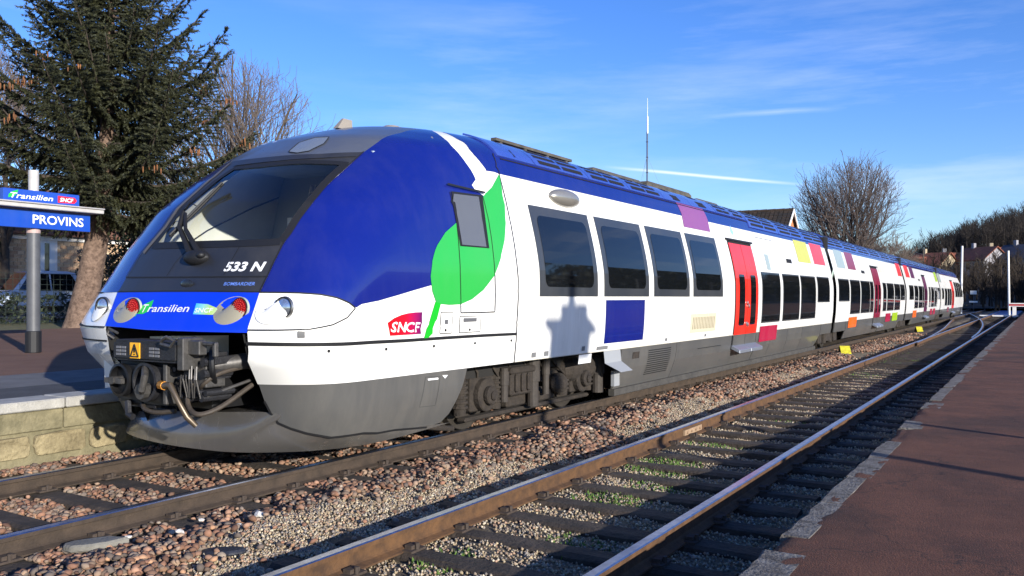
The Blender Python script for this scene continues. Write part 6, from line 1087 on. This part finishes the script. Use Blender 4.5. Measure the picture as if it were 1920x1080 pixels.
# ------------------------------------------------------------------ far right: hill, wood, houses, yard
HX = np.linspace(-200, 330, 90); HY = np.linspace(120, 620, 60); hx, hy = np.meshgrid(HX, HY)
def hill_h(x, y):
    rise = 1 / (1 + np.exp(-(y - 255) / 22)); prof = 6 + 22 / (1 + np.exp(-(x + 20) / 13.0)); low = 7.2 / (1 + np.exp(-(y - 168) / 12)) * 1 / (1 + np.exp(-(x + 34) / 7)); return -.45 + low + np.maximum(0, prof - 8) * rise
hz = hill_h(hx, hy) + .5 * np.sin(hx * .13 + hy * .07); ix = np.arange(hx.size).reshape(hx.shape)
link('hill', np_mesh('hill', np.stack([hx, hy, hz], -1).reshape(-1, 3), np.stack([ix[:-1, :-1], ix[:-1, 1:], ix[1:, 1:], ix[1:, :-1]], -1).reshape(-1, 4)), None, [mat('hill_floor', (.035, .028, .018), .95, var=.4, vscale=.05, obj=False)], smooth=True, kind='structure', label='wooded hill at the far right')
def wood(name, n, xr, yr, hmin, hmax, seed, m, label, keep=None, tw=26, rad=.05):
    rr = np.random.default_rng(seed); P0 = []; P1 = []; R0 = []; R1 = []
    for _ in range(n):
        x = rr.uniform(*xr); y = rr.uniform(*yr)
        if keep and not keep(x, y): continue
        z = float(hill_h(np.array(x), np.array(y))); H = rr.uniform(hmin, hmax); P0.append((x, y, z - .3)); P1.append((x + rr.uniform(-.4, .4), y, z + H * .8)); R0.append(rad * 3); R1.append(rad)
        for k in range(tw):
            a = rr.uniform(0, 6.28); t = rr.uniform(.18, .85); L = H * rr.uniform(.12, .32) * (1.15 - t * .6); s = np.array((x, y, z + H * t)); e = s + np.array((math.cos(a) * L * .55, math.sin(a) * L * .55, L * rr.uniform(.35, 1.0))); P0.append(s); P1.append(e); R0.append(rad * .8); R1.append(rad * .5)
            for _j in range(2): e2 = e + np.array((rr.uniform(-.4, .4), rr.uniform(-.4, .4), rr.uniform(.1, .6))) * L * .7; P0.append(s * .4 + e * .6); P1.append(e2); R0.append(rad * .6); R1.append(rad * .4)
    seg_mesh(name, P0, P1, R0, R1, 3, None, m, kind='stuff', label=label)
WTW = mat('wood_twig', (.026, .020, .016), .95, obj=False); WTW2 = mat('scrub_twig', (.022, .015, .011), .95, var=.5, vscale=.15, col2=(.045, .032, .02), obj=False)
wood('woodland', 2600, (-60, 140), (228, 330), 7, 11, 5, WTW, 'bare winter wood covering the hill', keep=lambda x, y: hill_h(np.array(x), np.array(y)) > 5.5 and x < y * .18 + 40)
wood('scrub', 340, (-34, 24), (118, 172), 3.5, 7.5, 6, WTW2, 'dark bare scrub below the far houses', keep=lambda x, y: x > -y * .175 + 1, tw=34, rad=.045)
wood('scrub_edge', 60, (-30, -17), (150, 185), 3.0, 6.0, 9, WTW2, 'bare thicket at the end of the train', tw=30, rad=.045)
def far_house(x, y, w, d, h, rz, wall, roof, label):
    z = float(hill_h(np.array(x), np.array(y))); t = empty('hillside_house', (x, y, z - .3), label, 'house', 'houses below the wooded hill', rz); b = MB(); b.box(-w / 2, w / 2, -d / 2, d / 2, -2, h); b.add([(-w / 2, -d / 2, h), (-w / 2, d / 2, h), (-w / 2, 0, h + d * .36)], [(0, 1, 2)]); b.add([(w / 2, -d / 2, h), (w / 2, d / 2, h), (w / 2, 0, h + d * .36)], [(0, 1, 2)]); b.build('wall', wall, t)
    b = MB(); e = .4
    for s in (-1, 1): b.add([(-w / 2 - e, s * (d / 2 + e), h - .25), (w / 2 + e, s * (d / 2 + e), h - .25), (w / 2 + e, 0, h + d * .36 + .08), (-w / 2 - e, 0, h + d * .36 + .08), (-w / 2 - e, s * (d / 2 + e), h - .42), (w / 2 + e, s * (d / 2 + e), h - .42), (w / 2 + e, 0, h + d * .36 - .1), (-w / 2 - e, 0, h + d * .36 - .1)], [(0, 1, 2, 3), (4, 5, 6, 7), (0, 1, 5, 4), (1, 2, 6, 5), (3, 0, 4, 7)])
    rf = b.build('roof', roof, t); b = MB(); b.box(-w * .25 - .3, -w * .25 + .3, -.3, .3, h + d * .3, h + d * .36 + .9); b.build('chimney', wall, rf)
    for k in (-1, 0, 1): b = MB(); b.box(k * w * .28 - .45, k * w * .28 + .45, -d / 2 - .05, -d / 2 - .01, 1.0, 2.3); b.build('window', GLASS, t); b = MB(); b.box(w / 2 + .01, w / 2 + .05, k * d * .25 - .4, k * d * .25 + .4, 1.0, 2.3); b.build('window', GLASS, t)
WW = mat('house_white', (.26, .25, .26), .9, var=.15); WC = mat('house_cream', (.36, .29, .19), .9, var=.15); WG = mat('house_grey', (.20, .20, .21), .9, var=.15); RT = mat('roof_terracotta', (.20, .065, .035), .9, var=.35, vscale=1.5); RS = mat('roof_slate', (.05, .05, .065), .8, var=.3, vscale=1.5)
for x, y, w, d, h, rz, wa, rf, lb in ((-21.5, 187, 7, 6, 2.6, .5, WG, RT, 'leftmost far house with a terracotta roof, above the train end'), (-18.2, 189, 7, 6.5, 2.7, -.5, WC, RT, 'far cream house with a terracotta roof left of the white pole'), (-14.8, 192, 6.5, 6, 2.4, .3, WG, RT, 'far grey house just right of the white pole'), (-9.8, 190, 7, 6.5, 3.0, -.7, WW, RT, 'far white gabled house in the middle of the row'), (-6.2, 193, 8, 6.5, 2.6, .2, WC, RT, 'far cream house behind the right hand white pole'), (-2.2, 189, 8.5, 7, 3.0, -.6, WW, RS, 'rightmost far white house with a dark slate roof'), (3.5, 195, 8, 7, 3, .4, WW, RT, 'far white house beyond the picture edge')): far_house(x, y, w, d, h, rz, wa, rf, lb)
def pole(name, loc, h, r, label, m, cat='pole', group=None, lean=0.): b = MB(); b.tube([(0, 0, 0), (lean, 0, h)], [r, r * .85], 10); b.box(-r * 1.6, r * 1.6, -r * 1.6, r * 1.6, 0, .12); o = b.build(name, m, None, smooth=False); o.location = loc; return setp(o, label, cat, group)
PW_ = mat('pole_white', (.80, .78, .74), .5); pole('white_pole', (-7.1, 101.4, -.42), 7.35, .12, 'white pole rising behind the far end of the train', PW_, group='white poles', lean=.12); pole('white_pole', (-2.3, 86.8, -.42), 6.05, .095, 'white pole standing beside the buffer stop', PW_, group='white poles', lean=-.08)
b = MB(); b.tube([(-13, 112, 7.0), (-17, 170, 8.9), (-21, 225, 11.0)], .035, 4); setp(b.build('overhead_wire', mat('wire_dark', (.03, .03, .035), .6)), 'thin overhead wire running towards the wooded hill', 'wire')
pole('wooden_pole', (-19.6, 186, 5.5), 5.4, .16, 'thin dark pole among the far houses', mat('pole_brown', (.09, .07, .05), .9))
# buffer stop
bs = empty('buffer_stop', (-.15, 84, -.45), 'buffer stop with a red and white beam at the end of the empty track', 'buffer stop'); BRED = mat('beam_red', (.42, .03, .03), .6, var=.2); BWH = mat('beam_white', (.75, .72, .68), .6)
b = MB(); b.box(-2.1, 3.2, -.16, .16, 1.42, 1.50); b.box(-2.1, 3.2, -.16, .16, 1.20, 1.26); bb_ = b.build('beam_edge', BWH, bs); b = MB(); b.box(-2.1, 3.2, -.13, .13, 1.26, 1.42); b.build('beam', BRED, bs)
for x in (-1.7, .35, 2.4): b = MB(); b.box(x - .14, x + .14, -.1, .12, 0, 1.2); b.build('post', BWH, bs)
for i, x in enumerate((-.55, .35, 1.1)):
    b = MB(); b.cyl((x, -.22, 1.78), (x, .1, 1.78), .26, 18); b.box(x - .1, x + .1, 0, .12, 1.5, 1.7); d_ = b.build('buffer_disc', BLACK, bs, bevel=.03); b = MB(); b.tube([(x + .15 * math.cos(t * .7 + .9), -.24, 1.78 + .15 * math.sin(t * .7 + .9)) for t in range(6)], .025, 6); b.build('disc_mark', BWH, d_)
b = MB(); b.box(-.2, .9, -.14, .3, .95, 1.2); b.build('lamp_box', BLACK, bs)
b = MB(); b.box(-4.05, -1.75, 88, 118, -.30, -.06); setp(b.build('blue_tarpaulin', mat('tarp_blue', (.05, .075, .20), .5, var=.2)), 'blue tarpaulin laid over the far end of the empty track', 'tarpaulin'); b = MB(); b.box(-4.6, -1.6, 86.9, 87.5, -.32, -.05); setp(b.build('white_board', PW_), 'white board laid across the empty track before the tarpaulin', 'board')
b = MB(); b.box(-60, 30, 126, 131, -.45, -.30); b.build('crossing_road', mat('pale_road', (.20, .17, .14), .9, var=.2, obj=False), kind='structure', label='pale road crossing beyond the tracks')
ht = empty('trackside_hut', (-12.0, 133, -.42), 'low pale concrete hut beneath the scrub', 'hut'); HC = mat('hut_concrete', (.30, .29, .27), .9, var=.3, vscale=2); b = MB(); b.box(-2.5, 2.7, -1.6, 1.6, 0, 2.2); b.build('wall', HC, ht); b = MB(); b.box(-2.8, 3.0, -1.9, 1.9, 2.2, 2.4); b.build('roof', mat('hut_roof', (.25, .26, .28), .8), ht); b = MB(); b.box(-1.9, -.9, -1.65, -1.58, 0, 1.9); b.build('door', CABD, ht)
sg_ = empty('track_sign', (-6.9, 118, -.42), 'small white track sign in front of the scrub', 'sign'); b = MB(); b.box(-.04, .04, -.04, .04, 0, 2.6); b.build('post', SGREY, sg_); b = MB(); b.box(-.35, .35, -.07, -.04, 2.3, 2.75); b.box(-.45, .45, -.07, -.04, 1.3, 1.5); b.build('plate', PW_, sg_)
# things lying by the tracks
YEL = mat('marker_yellow', (.52, .46, .02), .6, var=.35, vscale=9)
for i, (x, y, lb) in enumerate(((-4.78, 26.2, 'yellow wedge marker beside the track, the nearer one'), (-4.9, 45.3, 'yellow wedge marker beside the track, the farther one'))):
    t = empty('clearance_marker', (x, y, -.13), lb, 'marker', 'yellow clearance markers', math.radians(-8)); b = MB(); b.box(-.15, .15, -.012, .012, 0, .34, rot=Matrix.Rotation(math.radians(-42), 3, 'X') @ Matrix.Identity(3), piv=(0, 0, 0)); b.build('plate', YEL, t, bevel=.004); b = MB(); b.add([(-.15, .02, 0), (.15, .02, 0), (.15, .24, .25), (-.15, .24, .25), (-.15, .45, 0), (.15, .45, 0)], [(0, 1, 2, 3), (3, 2, 5, 4), (0, 3, 4), (1, 5, 2), (0, 4, 5, 1)]); b.build('wedge', BLACK, t); t.rotation_euler = (0, 0, math.radians(25)); t.scale = (.95, .95, .95)
def flat_stone(name, cx, cy_, z, L, Wd, th, rz, m, label, cat, seed):
    r = random.Random(seed); n = 11; p = [(L / 2 * math.cos(2 * math.pi * k / n) * r.uniform(.8, 1.05), Wd / 2 * math.sin(2 * math.pi * k / n) * r.uniform(.8, 1.05)) for k in range(n)]; b = MB(); b.prism(p, 0, th); o = b.build(name, m, None, bevel=min(.012, th * .4)); o.location = (cx, cy_, z); o.rotation_euler = (r.uniform(-.08, .08), r.uniform(-.08, .08), rz); return setp(o, label, cat)
flat_stone('stone_slab', -5.33, 3.36, -.125, .42, .20, .05, .9, mat('slab_grey', (.16, .15, .125), .9, var=.2, vscale=8, bump=.5), 'flat grey stone slab by the near rail at the lower left', 'stone', 2); flat_stone('dark_plate', -4.52, 3.74, -.135, .32, .13, .035, .5, mat('plate_dark', (.016, .018, .026), .55, var=.3, vscale=8, bump=.4), 'dark oval plate lying on the gravel at the lower left', 'plate', 5)
QZ = mat('quartz_white', (.58, .54, .48), .7, var=.1)
for i, (x, y, L, lb) in enumerate(((-4.97, 4.44, .05, 'largest white stone on the ballast left of the dark plate'), (-5.08, 3.82, .038, 'white stone above the dark plate'), (-5.2, 4.1, .030, 'small white stone beside the near rail'), (-5.25, 3.55, .036, 'white stone next to the grey slab'), (-4.86, 4.15, .028, 'small white stone near the largest one'))):
    me = bpy.data.meshes.new('white_stone'); me.from_pydata([tuple(map(float, v * np.array([1.2, .9, .8]) * L)) for v in SK[i]], [], [tuple(map(int, f)) for f in SF]); o = link('white_stone', me, None, [QZ], label=lb, cat='stone'); o.location = (x, y, -.085); o.rotation_euler = (.2, .1, i)
# outside the picture on the right: the trees and hedge that the window panes mirror
leafy('hedge', [(-3, 3, -95, 95, 0, 14.0, 1.0)], 26000, .65, 'tall dark hedge opposite the train, mirrored in its windows', 'hedge', (34, 175, -.4), colr=((.012, .016, .008), (.04, .045, .02)))
for i, (x, y, h, sd) in enumerate(((30, 80, 11, 41), (31, 98, 12, 42), (29, 116, 10.5, 43), (31, 140, 12, 44))): bare_tree('bare_tree', (x, y, 0), ['first', 'second', 'third', 'fourth'][i] + ' bare tree along the tall hedge opposite the train', G1, TWIG, .02, seed=sd, H=h, spread=.7, stems=1, r0=.2, levels=4, kids=(3, 4), start=.25)

for i, (x, y) in enumerate(((17, 63), (18, 84), (19, 112))):
    t = empty('street_lamp', (x, y, -.2), ['first', 'second', 'third'][i] + ' curved street lamp from the camera opposite the train, mirrored in its windows', 'street lamp', 'street lamps opposite the train'); b = MB(); b.tube(curve_pts3([(0, 0, 0), (0, 0, 4.5), (-.15, 0, 6.2), (-.9, 0, 7.1), (-1.8, 0, 7.2)], 5), .07, 8); b.build('post', SGREY, t, smooth=True); b = MB(); b.ball((-2.1, 0, 7.2), .42, .16, .1); b.build('lamp_head', SLIGHT, t, smooth=True)
